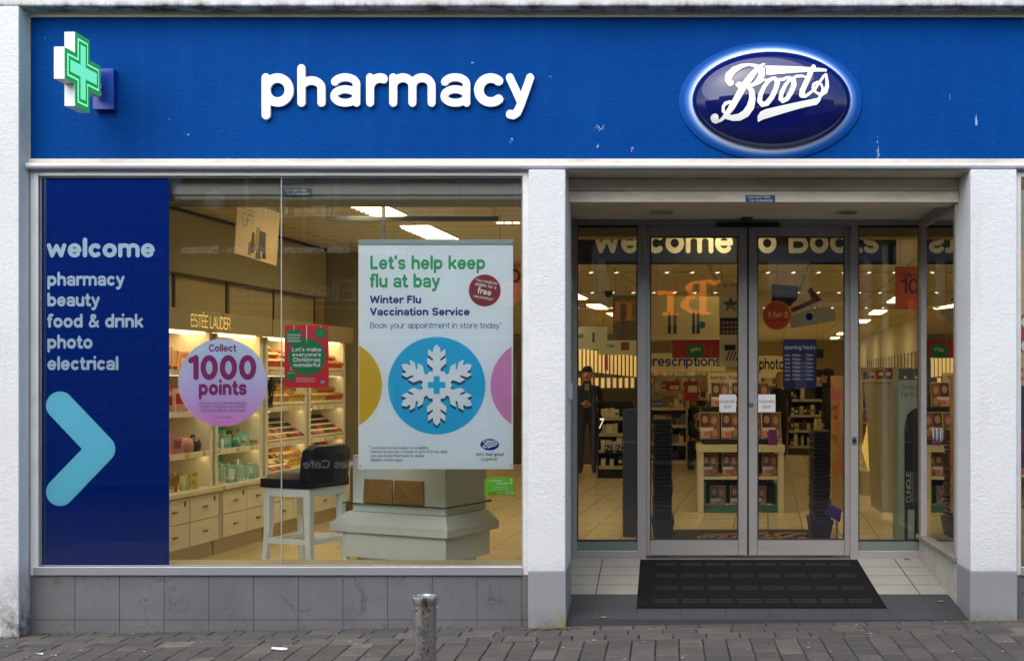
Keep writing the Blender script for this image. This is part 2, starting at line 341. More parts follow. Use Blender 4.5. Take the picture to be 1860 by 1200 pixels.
def contour(strokes, polys, lo, hi, step, cut=None):
    """strokes: lists of (x,y,r). Union outline of tapered round strokes and polygons as closed loops."""
    nx = int((hi[0]-lo[0])/step)+2; ny = int((hi[1]-lo[1])/step)+2
    gx, gy = np.meshgrid(lo[0]+step*np.arange(nx), lo[1]+step*np.arange(ny)); D = np.full(gx.shape, 1e3)
    for st in strokes:
        if len(st) == 1: st = [st[0], st[0]]
        for (x0, y0, r0), (x1, y1, r1) in zip(st, st[1:]):
            dx, dy = x1-x0, y1-y0; l2 = dx*dx+dy*dy
            t = np.clip(((gx-x0)*dx+(gy-y0)*dy)/l2, 0, 1) if l2 > 1e-12 else 0*gx
            D = np.minimum(D, np.hypot(gx-x0-t*dx, gy-y0-t*dy)-(r0+t*(r1-r0)))
    def pd(poly):
        d = np.full(gx.shape, 1e3); ins = np.zeros(gx.shape, bool)
        for (x0, y0), (x1, y1) in zip(poly, poly[1:]+poly[:1]):
            dx, dy = x1-x0, y1-y0; l2 = dx*dx+dy*dy
            if l2 < 1e-12: continue
            t = np.clip(((gx-x0)*dx+(gy-y0)*dy)/l2, 0, 1); d = np.minimum(d, np.hypot(gx-x0-t*dx, gy-y0-t*dy))
            if abs(dy) > 1e-12: ins ^= ((y0 > gy) != (y1 > gy)) & (gx < dx*(gy-y0)/dy+x0)
        return np.where(ins, -d, d)
    for p in polys: D = np.minimum(D, pd(p))
    for p in (cut or []): D = np.maximum(D, -pd(p))
    D = np.where(np.abs(D) < 1e-7, 1e-7, D); I = D < 0
    nxt = {}; pos = {}
    def ed(i, j, k):                                   # k=0 horizontal edge from (i,j), k=1 vertical
        key = (i, j, k)
        if key not in pos:
            a = D[j, i]; b = D[j, i+1] if k == 0 else D[j+1, i]; t = a/(a-b)
            pos[key] = (lo[0]+step*(i+(t if k == 0 else 0)), lo[1]+step*(j+(t if k else 0)))
        return key
    code = I[:-1, :-1]*1+I[:-1, 1:]*2+I[1:, 1:]*4+I[1:, :-1]*8
    TB = {1: [(3, 0)], 2: [(0, 1)], 3: [(3, 1)], 4: [(1, 2)], 5: [(3, 2), (1, 0)], 6: [(0, 2)], 7: [(3, 2)], 8: [(2, 3)], 9: [(2, 0)], 10: [(0, 3), (2, 1)], 11: [(2, 1)], 12: [(1, 3)], 13: [(1, 0)], 14: [(0, 3)]}
    for j, i in zip(*np.nonzero((code > 0) & (code < 15))):
        i = int(i); j = int(j); e = (lambda s: ed(i, j, 0) if s == 0 else ed(i+1, j, 1) if s == 1 else ed(i, j+1, 0) if s == 2 else ed(i, j, 1))
        for a, b in TB[int(code[j, i])]: nxt[e(a)] = e(b)
    loops = []
    while nxt:
        k, v = nxt.popitem(); lp = [k]
        while v != lp[0]:
            lp.append(v)
            if v not in nxt: break
            v = nxt.pop(v)
        pts = [pos[q] for q in lp]
        out = [pts[0]]; n = len(pts); tol = step*.06  # drop nearly collinear points
        for q in range(1, n):
            a = out[-1]; b = pts[q]; c = pts[(q+1) % n]
            l = math.hypot(c[0]-a[0], c[1]-a[1])
            if l < 1e-9 or abs((c[0]-a[0])*(b[1]-a[1])-(c[1]-a[1])*(b[0]-a[0]))/l > tol or l > step*14: out.append(b)
        if len(out) > 3: loops.append(out)
    return loops
def shape2d(loops):
    vs = [p for l in loops for p in l]; offs = []; k = 0
    for l in loops: offs.append(k); k += len(l)
    area = lambda l: sum(a[0]*b[1]-b[0]*a[1] for a, b in zip(l, l[1:]+l[:1]))/2
    def inside(p, l):
        r = False
        for (x0, y0), (x1, y1) in zip(l, l[1:]+l[:1]):
            if (y0 > p[1]) != (y1 > p[1]) and p[0] < (x1-x0)*(p[1]-y0)/(y1-y0)+x0: r = not r
        return r
    tr = []; ar = [area(l) for l in loops]
    for i, l in enumerate(loops):
        if ar[i] > 0: continue                        # holes turn the other way
        grp = [i]+[j for j in range(len(loops)) if ar[j] > 0 and inside(loops[j][0], l)]
        ids = [offs[g]+n for g in grp for n in range(len(loops[g]))]
        tr += [tuple(ids[a] for a in t) for t in tessellate_polygon([[Vector((x, y, 0)) for x, y in loops[g]] for g in grp])]
    return vs, tr, loops
GC = {}
def gshape(ch, w, step):
    w = w*RS.get(ch, 1); k = (ch, w, step)
    if k not in GC:
        g = glyph(ch, w/2)
        if g is None: GC[k] = None
        else:
            r = w/2; st = [[(x, y, r) for x, y in s] for s in g[1]]; xs = [p[0] for s in st for p in s]; ys = [p[1] for s in st for p in s]
            GC[k] = (g[0], shape2d(contour(st, [], (min(xs)-r-step*2, min(ys)-r-step*2), (max(xs)+r+step*2, max(ys)+r+step*2), step)))
    return GC[k]
RS = {'a': .84, 'e': .86, 's': .88, 'g': .94, 'm': .94, 'w': .92, 'B': .9, '8': .86, '&': .82, 'S': .94, '2': .95, 'y': .95, 'k': .94, 'v': .95}
def put_shape(mb, sh, o, ux, uy, s, m, depth=0):
    o, ux, uy = Vector(o), Vector(ux), Vector(uy); n = ux.cross(uy)
    vs, tr, loops = sh; f = [o+ux*(s*x)+uy*(s*y)+n*depth for x, y in vs]
    mb.add(f, tr, m)
    if depth:
        b = [p-n*depth for p in f]; k = 0; N = len(f); sides = []
        for l in loops:
            q = len(l); sides += [(k+i, k+(i+1) % q, N+k+(i+1) % q, N+k+i) for i in range(q)]; k += q
        mb.add(f+b, sides, m)
def twidth(s, w, tr): return sum((glyph(c, w*RS.get(c, 1)/2)[0] if glyph(c, w/2) else .26)+tr for c in s)-tr
RX, UZ = Vector((1, 0, 0)), Vector((0, 0, 1))
def text(mb, s, o, cap, m, w=.13, ux=RX, uy=UZ, depth=0, tr=.05, step=.03, align='l', fit=None):
    """cap = cap height in metres; fit = wanted width in metres (letters squeeze or stretch sideways through ux)."""
    sc = cap/.72; ux = Vector(ux); step = min(step, w*.24); wd = twidth(s, w, tr)
    if fit: k = fit/(wd*sc); ux = ux*k; wd2 = fit
    else: wd2 = wd*sc
    o = Vector(o)-Vector(ux).normalized()*(wd2*{'l': 0, 'c': .5, 'r': 1}[align]); x = 0
    for c in s:
        g = gshape(c, w, step)
        if g is None: x += .26+tr; continue
        put_shape(mb, g[1], o+ux*(x*sc), ux, uy, sc, m, depth); x += g[0]+tr
    return mb
def ptext(mb, s, px0, px1, pyb, capp, Z, m, **k):       # text whose baseline runs px0..px1 at photo row pyb
    return text(mb, s, P(px0, pyb, Z), capp*Z/F, m, fit=(px1-px0)*Z/F, **k)
LOGO_S = [[(380, 362, 42), (352, 322, 40), (368, 250, 48), (435, 180, 44), (525, 135, 32), (620, 117, 18), (710, 138, 26), (782, 195, 46), (785, 262, 42), (742, 335, 30), (690, 388, 24), (610, 425, 20)],
 [(818, 112, 13), (742, 160, 28), (640, 290, 42), (540, 430, 45), (462, 570, 42), (395, 680, 42), (330, 770, 30), (262, 830, 20), (195, 852, 15), (160, 830, 20)], [(180, 795, 50), (178, 796, 50)],
 [(330, 770, 20), (288, 720, 20), (288, 665, 20), (320, 625, 24), (370, 612, 22), (405, 625, 18)],
 [(600, 415, 22), (655, 480, 34), (662, 580, 42), (638, 680, 50), (580, 760, 50), (500, 805, 44), (420, 812, 38), (345, 800, 28)],
 [(545, 400, 22), (480, 415, 16), (458, 390, 14), (480, 365, 14), (535, 380, 18)], [(640, 410, 24), (740, 368, 25), (800, 335, 18), (850, 338, 14), (885, 330, 16)],
 [(955, 316, 25), (985, 370, 32), (965, 450, 32), (915, 560, 33), (850, 640, 33), (790, 655, 30), (755, 610, 32), (765, 530, 30), (810, 430, 26), (870, 350, 24), (920, 315, 22), (955, 316, 25)],
 [(1150, 302, 18), (1195, 340, 32), (1200, 400, 34), (1160, 500, 33), (1110, 580, 30), (1055, 610, 28), (1025, 580, 28), (1040, 500, 28), (1090, 400, 24), (1145, 330, 20), (1190, 308, 16), (1240, 282, 20), (1310, 276, 18), (1352, 292, 14)],
 [(985, 335, 22), (1060, 330, 22), (1110, 302, 18), (1150, 302, 18)], [(1470, 128, 25), (1430, 205, 33), (1370, 340, 33), (1310, 470, 36), (1302, 530, 36), (1350, 545, 20), (1420, 492, 18), (1480, 440, 18), (1545, 340, 18), (1600, 260, 16), (1630, 232, 16)],
 [(1630, 232, 16), (1640, 330, 22), (1638, 400, 27), (1612, 470, 32), (1570, 505, 26), (1520, 508, 18), (1480, 480, 17), (1445, 430, 17), (1460, 380, 17), (1510, 352, 18), (1560, 378, 16), (1580, 430, 16), (1568, 500, 20), (1540, 545, 20)]]
LOGO_P = [[(815, 138), (843, 175), (848, 273), (1640, 192), (1646, 152)], [(738, 872), (730, 800), (770, 742), (830, 715), (1500, 562), (1560, 520), (1550, 590), (1505, 645), (1300, 695), (800, 842)]]
LC = (930, 522)
LOGO = shape2d(contour([[((x-LC[0])/1000, (LC[1]-y)/1000, r/1000) for x, y, r in s] for s in LOGO_S], [[((x-LC[0])/1000, (LC[1]-y)/1000) for x, y in p] for p in LOGO_P], (-.86, -.42), (.78, .47), .008))
def flake():
    arm = [(0, 440), (38, 398), (38, 348), (93, 393), (93, 325), (40, 282), (40, 258), (103, 300), (103, 232), (42, 180), (42, 60)]
    arm = arm+[(-x, y) for x, y in reversed(arm[1:])]; ps = []
    for k in range(6):
        a = R(60*k); ps.append([((x*math.cos(a)-y*math.sin(a))/440, (x*math.sin(a)+y*math.cos(a))/440) for x, y in arm])
    ps.append([(.38*math.cos(R(60*k)), .38*math.sin(R(60*k))) for k in range(6)])
    t, l = .075, .22
    cr = [(-t, l), (t, l), (t, t), (l, t), (l, -t), (t, -t), (t, -l), (-t, -l), (-t, -t), (-l, -t), (-l, t), (-t, t)]
    return shape2d(contour([], ps, (-1.05, -1.05), (1.05, 1.05), .022)), shape2d(contour([], ps, (-1.05, -1.05), (1.05, 1.05), .022, [cr]))
FLAKE_FULL, FLAKE = flake()

#@@SETTING
# ============================================================ SETTING: paving, ramp, shop building
def gz(x): return .016*(x+.25)
ZF = 7.745                                            # window / fascia plane
FL = .206                                             # shop floor height
def build_ground():
    q = NB('road_grit'); q.b.inputs['Roughness'].default_value = .9
    q.col(q.ramp(q.noise(30, 5), (.3, lin('151413')), (.7, lin('262422')))); g = MB()
    g.add([(-60, -60, gz(-60)-.012), (60, -60, gz(60)-.012), (60, 60, gz(60)-.012), (-60, 60, gz(-60)-.012)], [(0, 1, 2, 3)], q.m)
    # the far side of the sheet lies under the shop floor
    g.obj('ground', kind='structure')
    q = NB('stone_pavers'); q.b.inputs['Roughness'].default_value = .82
    at = q.n('ShaderNodeVertexColor', layer_name='tone'); sep = q.n('ShaderNodeSeparateColor'); q.l(at.outputs[0], sep.inputs[0])
    c = q.ramp(sep.outputs[0], (0, lin('403c39')), (.5, lin('524d48')), (.9, lin('605b55')), (1, lin('6c665f')))
    c = q.mix(q.ramp(q.noise(9, 6, .7), (.35, (0, 0, 0)), (.75, (.55, .55, .55))), c, lin('302e2c'))
    c = q.mix(q.ramp(q.noise(75, 4, .8), (.55, (0, 0, 0)), (.75, (.5, .5, .5))), c, lin('625f5b'))
    c = q.mix(q.ramp(q.noise(48, 5, .9), (.72, (0, 0, 0)), (.76, (.8, .8, .8))), c, lin('8a8782'))
    c = q.mix(q.ramp(q.noise(2.2, 4), (.45, (0, 0, 0)), (.7, (.6, .6, .6))), c, lin('393735'))
    q.col(c); q.bump(q.noise(50, 5), .4, .01)
    b = bmesh.new(); lay = b.loops.layers.color.new('tone'); rnd = random.Random(3)
    def paver(x0, x1, y0, y1, t):
        tilt = rnd.uniform(-.0012, .0012); dz = rnd.uniform(-.0015, .001); j = [rnd.uniform(-.002, .002) for _ in range(8)]
        e = .005; zs = lambda x, y: gz(x)+dz+tilt*((x-x0)/(x1-x0)-.5)*2
        o = [(x0+j[0], y0+j[1]), (x1+j[2], y0+j[3]), (x1+j[4], y1+j[5]), (x0+j[6], y1+j[7])]
        cx, cy = (x0+x1)/2, (y0+y1)/2; ins = [(x+e*(1 if x < cx else -1), y+e*(1 if y < cy else -1)) for x, y in o]
        v = [b.verts.new((x, y, zs(x, y)-.03)) for x, y in o]+[b.verts.new((x, y, zs(x, y)-.005)) for x, y in o]+[b.verts.new((x, y, zs(x, y))) for x, y in ins]
        for f in [(8, 9, 10, 11)]+[(4+i, 4+(i+1) % 4, 8+(i+1) % 4, 8+i) for i in range(4)]+[(i, (i+1) % 4, 4+(i+1) % 4, 4+i) for i in range(4)]:
            fc = b.faces.new([v[k] for k in f])
            for l in fc.loops: l[lay] = (t, t, t, 1)
    y = 7.72; row = 0
    while y > 3.2:                                    # rows run along the shop front, first three as a border course
        d, wd = .145, .215
        x = -6.2+(.5*wd if row % 2 else 0)+rnd.uniform(-.03, .03)
        while x < 4.2:
            w = wd*rnd.uniform(.96, 1.04); paver(x, x+w-.007, y-d+.006, y, rnd.betavariate(2, 2)); x += w
        y -= d; row += 1
        if row == 3: break
    x = -6.2; k = 0                                   # then long columns running towards the street
    while x < 4.2:
        w = .146*rnd.uniform(.98, 1.02); yy = y-rnd.uniform(.0, .006)-(.07 if k % 2 else 0)-rnd.uniform(0, .04)
        paver(x, x+w-.006, yy+.003, y-.002, rnd.betavariate(2, 2))
        while yy > 3.2: l = rnd.choice((.21, .21, .16)); paver(x, x+w-.006, yy-l+.015, yy, rnd.betavariate(2, 2)); yy -= l
        x += w; k += 1
    me = bpy.data.meshes.new('paving'); b.to_mesh(me); b.free(); me.materials.append(q.m)
    o = bpy.data.objects.new('pavement', me); SC.collection.objects.link(o); o['kind'] = 'structure'
    s = MB()                                          # mortar-filled slip between paving and wall
    s.add([(-6.2, 7.5, gz(-6.2)-.008), (4.2, 7.5, gz(4.2)-.008), (4.2, 7.8, gz(4.2)-.008), (-6.2, 7.8, gz(-6.2)-.008)], [(0, 1, 2, 3)], mat('dirty_joint', '252321', .9, var=.5, vscale=20)); s.obj('pavement_edge', kind='structure')
    m = MB(); dm = mat('rusty_iron', '4a3b35', .7, metal=.3, var=.4, vscale=30)
    y0, y1, x0, x1 = 6.62, 6.86, -4.5, -3.62; zz = gz(-4)+.004
    m.box(x0, x1, y0, y1, zz-.03, zz, dm)
    for i in range(34):
        for k in range(8): m.box(x0+.02+i*.0252, x0+.034+i*.0252, y0+.02+k*.026, y0+.034+k*.026, zz, zz+.005, dm)
    m.obj('manhole_cover', 'rusty studded iron cover set in the pavers at the bottom left', 'manhole cover')
build_ground()
def ramp_z(y): return .035+(y-7.68)*(FL-.035)/1.5
def build_ramp():
    m = MB(); pale = mat('pale_floor_tile', '8e8c84', .45, var=.12, vscale=4, rvar=.1); dark = mat('dark_slate_tile', '313338', .55, var=.15, vscale=3, bump=.1, bscale=30); gr = mat('tile_joint', '3c3831', .9)
    def q(x0, x1, y0, y1, mt, dz=0): m.add([(x0, y0, ramp_z(y0)+dz), (x1, y0, ramp_z(y0)+dz), (x1, y1, ramp_z(y1)+dz), (x0, y1, ramp_z(y1)+dz)], [(0, 1, 2, 3)], mt)
    q(-.75, 2.02, 7.69, 9.2, gr)
    m.add([(-.75, 7.69, -.05), (2.02, 7.69, -.05), (2.02, 7.69, ramp_z(7.69)), (-.75, 7.69, ramp_z(7.69))], [(0, 1, 2, 3)], dark)
    xs = [-.75, -.5, -.2, .1, .4, .7, 1.0, 1.25, 1.5, 1.8, 2.02]; g = .004
    for x0, x1 in zip(xs, xs[1:]):
        for y0, y1 in ((7.69, 7.93), (7.93, 8.25)): q(x0+g*.7, x1-g*.7, y0+g*.5, y1-g*.5, dark, .003)
        for k in range(4): q(x0+g, x1-g, 8.25+k*.2375+g, 8.25+(k+1)*.2375-g, pale, .003)
    m.obj('entrance_ramp', kind='structure')
    t = MB(); mm = mat('black_rubber_mat', '121316', .9, spec=.1, bump=.4, bscale=90); br = mat('worn_mat_bars', '2f2823', .9, var=.3, vscale=20)
    A = lambda x, y, h: (x, y, ramp_z(y)+h)
    x0, x1, y0, y1 = -.2, 1.5, 7.93, 9.14; h = .012
    v = [A(x, y, k) for k in (.001, h) for x, y in ((x0, y0), (x1, y0), (x1, y1), (x0, y1))]
    t.add(v, [(4, 5, 6, 7), (0, 1, 5, 4), (1, 2, 6, 5), (2, 3, 7, 6), (3, 0, 4, 7)], mm)
    for i in range(8):
        for r, yc in enumerate((8.06, 8.37, 8.68, 8.99)):
            for k in range(3):
                xa = x0+.12+i*.192; yy = yc+(k-1)*.035
                t.add([A(xa, yy-.006, h+.003), A(xa+.16, yy-.006, h+.003), A(xa+.16, yy+.006, h+.003), A(xa, yy+.006, h+.003)], [(0, 1, 2, 3)], br)
    t.obj('entrance_mat', 'wide black rubber doormat with brown bars on the ramp before the doors', 'doormat')
build_ramp()

B = thing('shop_building', 'white rendered shop front with blue fascia, display window and recessed glass entrance', 'shop', (0, 8.2, 0))
def wall(name, args, m=M_RENDER, bevel=.006, label=None): mb = MB(); [mb.box(*a, m) for a in args]; return mb.part(name, B, label, bevel)
PL = X(34, 7.6)                                       # right edge of the left pillar
LZ = 4.06
wall('lintel', [(-6, 4.5, 7.6, 7.95, LZ, 7.2)], M_LINTEL, .012)
wall('pillar', [(-6, PL, 7.6, 7.95, -.2, LZ-.001)], label='broad white rendered pillar at the left edge')
PX0, PX1 = X(960, 7.66), X(1027, 7.66); QX0, QX1 = X(1763, 7.66), X(1847, 7.66)
for a, b, yb, l in ((PX0, PX1, 8.1, 'narrow white pillar with grey base between window and door'), (QX0, QX1, 8.02, 'white pillar with grey base right of the door')):
    zt = ZZ(308, 7.66); zb = ZZ(1038, 7.66)
    p = wall('pillar', [(a, b, 7.66, yb, zb, zt)], label=l); k = MB(); k.box(a-.003, b+.003, 7.657, yb-.003, -.1, zb, M_GREY); k.part('painted_base', p, None, .004)
FX0 = X(56, ZF)
def chips():
    m = MB(); rnd = random.Random(9); cm = mat('chipped_paint', 'a9b4c6', .8); hm = mat('screw_hole', '04102a', .8)
    for px, py, n, h, sp in ((1091, 232, 14, 7, 9), (1086, 266, 5, 8, 3), (1147, 268, 3, 8, 3), (1595, 278, 7, 16, 3), (1594, 258, 3, 8, 2), (1774, 222, 8, 14, 4), (857, 114, 3, 5, 2), (928, 254, 5, 8, 5), (340, 245, 3, 4, 3), (1507, 125, 6, 4, 5), (80, 70, 2, 3, 3), (1000, 140, 4, 3, 6)):
        for _ in range(n):
            x, y = px+rnd.gauss(0, sp*.5), py+rnd.gauss(0, h*.5); l = rnd.uniform(.25, 1)*h*.5; w = rnd.uniform(.25, .8); sl = rnd.uniform(-.35, .35)*l
            Z = ZF-.0012; m.add([P(x-w, y+l*.4, Z), P(x+sl, y+l, Z), P(x+w, y-l*.3, Z), P(x+sl*.2, y-l, Z)], [(0, 1, 2, 3)], cm)
    for px, py in ((351, 180), (345, 195), (358, 195), (345, 135), (358, 135)): m.disc(P(px, py, ZF-.0012), .0045, .0045, hm, 8)
    m.obj('paint_chips', 'white paint chips and scratches scattered over the blue fascia', 'paint chips', kind='stuff')
chips()
wall('fascia', [(FX0, 4.4, ZF, ZF+.08, ZZ(294, ZF), ZZ(30, ZF))], M_FASCIA, 0)
mb = MB(); mb.box(PL-.03, 4.4, 7.722, ZF-.001, ZZ(33, ZF), LZ+.004, M_CREAM); mb.box(PL-.03, FX0+.002, 7.725, ZF-.002, ZZ(320, ZF), ZZ(33, ZF)-.001, M_CREAM); mb.part('fascia_trim', B, None, .004)
mb = MB(); rz = ZZ(300, 7.66); mb.tube((PL+.005, 7.685, rz), (4.4, 7.685, rz), .024, m=M_SILVER, n=14); mb.box(PL+.005, 4.4, 7.69, 7.76, rz-.02, rz+.02, M_SILVER); mb.part('fascia_rail', B)
mb = MB(); mb.box(PL+.006, 4.4, 7.70, ZF+.03, rz+.021, rz+.05, M_CREAM); mb.part('fascia_ledge', B, None, .003)
# --- display window
sz = ZZ(1028, ZF); WX0, WX1 = X(58, ZF), X(958, ZF)
w = MB(); fz0, fz1 = ZZ(1043, ZF), ZZ(307, ZF)
w.box(WX0, X(72, ZF), ZF-.02, ZF+.05, fz0, fz1, M_ALU); w.box(X(950, ZF), PX0+.01, ZF-.02, ZF+.05, fz0, fz1, M_ALU)
w.box(X(72, ZF), X(950, ZF), ZF-.018, ZF+.05, ZZ(320, ZF), fz1, M_ALU); w.box(X(62, ZF)+.01, X(950, ZF)-.001, ZF-.035, ZF+.05, fz0+.002, sz, M_SILL)
gx0, gx1, gz0, gz1 = X(72, ZF), X(950, ZF), sz, ZZ(320, ZF)
for a in ((gx0, gx0+.012, gz0, gz1), (gx1-.008, gx1, gz0, gz1), (gx0, gx1, gz1-.01, gz1), (gx0, gx1, gz0, gz0+.006)): w.box(a[0], a[1], ZF-.004, ZF+.02, a[2], a[3], M_RUBBER)
win = w.part('display_window', B, None, .002)
sx = X(511, ZF)
for a, b in ((gx0, sx-.003), (sx+.003, gx1)):
    g = MB(); g.add([(a, ZF+.004, gz0), (b, ZF+.004, gz0), (b, ZF+.004, gz1), (a, ZF+.004, gz1)], [(0, 1, 2, 3)], M_GLASS); g.part('glass_pane', win)
g = MB(); g.box(sx-.003, sx+.003, ZF, ZF+.012, gz0, gz1, mat('pane_joint', '8c8f8c', .3)); g.part('pane_joint', win)
# --- plinth tiles
pl = MB(); pz1 = fz0+.001; pzm = ZZ(1124, ZF); pw = X(141, ZF)-X(60, ZF)
pl.box(PL+.003, PX0, ZF-.008, 7.95, -.3, pz1, M_GROUT); x = PL+.004; k = 0
while x < PX0-.01:
    e = min(x+pw, PX0); pl.box(x+.002, e-.002, ZF-.015, ZF-.007, pzm+.002, pz1-.003, M_PLINTH); pl.box(x+.002, e-.002, ZF-.015, ZF-.007, -.25, pzm-.002, M_PLINTH); x += pw
pl.part('tiled_plinth', B); pl = MB(); pl.box(QX1+.004, 4.4, ZF-.012, 7.95, -.2, ZZ(1043, ZF), M_PLINTH); pl.part('tiled_plinth', B)
# --- right-hand window beyond the second pillar
r = MB(); r.box(QX1-.01, X(1853, ZF), ZF-.02, ZF+.05, fz0, fz1, M_ALU); r.box(X(1853, ZF), 4.4, ZF-.018, ZF+.05, ZZ(322, ZF), fz1, M_ALU); r.box(X(1853, ZF), 4.4, ZF-.035, ZF+.05, fz0, sz, M_SILL)
rw = r.part('side_display_window', B, None, .002)
g = MB(); g.add([(X(1853, ZF), ZF+.004, sz), (4.4, ZF+.004, sz), (4.4, ZF+.004, ZZ(322, ZF)), (X(1853, ZF), ZF+.004, ZZ(322, ZF))], [(0, 1, 2, 3)], M_GLASS); g.part('glass_pane', rw)
# --- entrance recess: soffit, shutter box, side walls
DZ = 9.2; SO = 2.885
mb = MB(); mb.box(PX1-.1, QX0+.12, 7.70, 7.96, 3.0, 3.035, M_CREAM); mb.part('entrance_canopy', B, None, .004)
mb = MB(); mb.box(-.74, 2.0, 7.96, 8.21, 2.835, 2.91, M_CREAM); mb.box(-.74, 2.0, 7.967, 8.21, 2.914, 2.998, M_CREAM); mb.part('shutter_housing', B, None, .003)
mb = MB(); mb.box(-.74, 2.02, 8.21, 9.32, SO, SO+.05, mat('grey_soffit', 'b6b3ac', .6, var=.1, vscale=2)); mb.part('entrance_soffit', B)
mb = MB(); mb.box(-.80, -.735, 8.1, 9.2, 0, 3.0, M_DOORALU); mb.part('entrance_side_wall', B)
wx = 2.0
s = MB(); s.box(wx, wx+.06, 8.0, 9.2, .06, .375, mat('white_ribbed_panel', '98958d', .6, var=.12, vscale=6))
for k in range(14): s.box(wx-.004, wx, 8.04+k*.083, 8.05+k*.083, .1, .375, M_GROUT)
s.box(wx-.03, wx+.07, 8.0, 9.2, .376, .405, mat('brown_sill', '6d675f', .5, var=.2)); s.box(wx-.012, wx+.05, 9.08, 9.17, .405, SO, M_DOORALU); s.box(wx-.012, wx+.05, 8.0, 8.06, .405, SO, M_DOORALU); s.box(wx-.012, wx+.05, 8.06, 9.08, 2.81, SO, M_DOORALU)
sw = s.part('side_window', B, None, .002)
g = MB(); g.add([(wx+.01, 8.06, .405), (wx+.01, 9.08, .405), (wx+.01, 9.08, 2.81), (wx+.01, 8.06, 2.81)], [(0, 1, 2, 3)], M_DGLASS); g.part('glass_pane', sw)
for k in range(3): g = MB(); g.ell((wx+.004, 8.50+k*.12, 1.22), .001, .025, .05, mat('frosted_dot', 'aeb5b8', .7), 16); g.part('frosted_dot', sw)
# --- door screen
def pane(mb_name, parent, px0, px1, py0, py1, Z, m=None): g = MB(); a, b, c, d = P(px0, py1, Z), P(px1, py1, Z), P(px1, py0, Z), P(px0, py0, Z); g.add([a, b, c, d], [(0, 1, 2, 3)], m or M_DGLASS); return g.part(mb_name, parent)
h = MB(); h.pbox(1037, 1692, 399.5, 409, DZ, .09, M_DOORALU)
h.pbox(1158, 1174, 409, 1015, DZ, .09, M_DOORALU); h.pbox(1545, 1559, 409, 1015, DZ, .09, M_DOORALU); h.pbox(1037, 1048, 409, 1015, DZ, .09, M_DOORALU); h.pbox(1671, 1692, 409, 1015, DZ, .09, M_DOORALU)
h.pbox(1048, 1158, 1000, 1015, DZ, .09, M_DOORALU); h.pbox(1559, 1671, 1000, 1015, DZ, .09, M_DOORALU)
hd = h.part('door_frame', B, None, .003)
t = MB(); t.box(X(1174, DZ), X(1545, DZ), 9.14, 9.34, .17, .215, mat('steel_threshold', '6d6b69', .4, .6, var=.3)); t.part('threshold', hd, None, .003)
for px0, px1, lab in ((1048, 1158, 'narrow fixed sidelight left of the doors'), (1559, 1671, 'fixed sidelight right of the doors')):
    s = MB(); s.pbox(px0, px1, 409, 413, DZ+.02, .05, M_RUBBER); s.pbox(px0, px1, 413, 430, DZ+.16, .2, M_BULK); s.pbox(px0, px1, 983, 1000, DZ+.02, .04, mat('greenish_glazing_strip', '5d6662', .35))
    s.pbox(px0, px0+2, 413, 983, DZ+.02, .03, M_RUBBER); s.pbox(px1-2, px1, 413, 983, DZ+.02, .03, M_RUBBER); s.pbox(px0, px1, 980, 983, DZ+.02, .03, M_RUBBER)
    o = s.part('sidelight', B, lab); pane('glass_pane', o, px0, px1, 413, 983, DZ+.03)
ZD = DZ+.04; k = ZD/DZ
for px0, px1, gx0_, gx1_, lab in ((1173, 1357.5, 1181, 1341, 'left sliding glass door'), (1360, 1546, 1376, 1534, 'right sliding glass door')):
    d = MB(); d.pbox(*((1355, 1361) if px0 < 1300 else (1361, 1364)), 409, 1008, ZD+.02, .02, M_RUBBER); d.pbox(px0, gx0_, 408, 1008, ZD, .045, M_DOORALU); d.pbox(gx1_, px1, 408, 1008, ZD, .045, M_DOORALU)
    d.pbox(gx0_, gx1_, 408, 430, ZD, .045, M_DOORALU); d.pbox(gx0_, gx1_, 980, 1008, ZD, .045, M_DOORALU)
    e = 1.6
    for a in ((gx0_, gx0_+e, 430, 980), (gx1_-e, gx1_, 430, 980), (gx0_+e, gx1_-e, 430, 430+e), (gx0_+e, gx1_-e, 980-e, 980)): d.pbox(*a, ZD+.004, .03, M_RUBBER)
    o = d.part('sliding_door', B, lab, .002); pane('glass_pane', o, gx0_+e, gx1_-e, 430+e, 980-e, ZD+.02)
    if px0 > 1300: q = MB(); q.tube(P(1364, 735, ZD), P(1364, 735, ZD)-Vector((0, .012, 0)), .02, .017, M_STEEL, 16); q.part('door_lock', o)
q = MB(); q.tube(P(1552, 800, DZ), P(1552, 800, DZ)-Vector((0, .012, 0)), .018, .016, M_BLACK, 14); q.pbox(1548, 1556, 793, 807, DZ-.006, .006, M_STEEL); q.part('key_switch', hd)
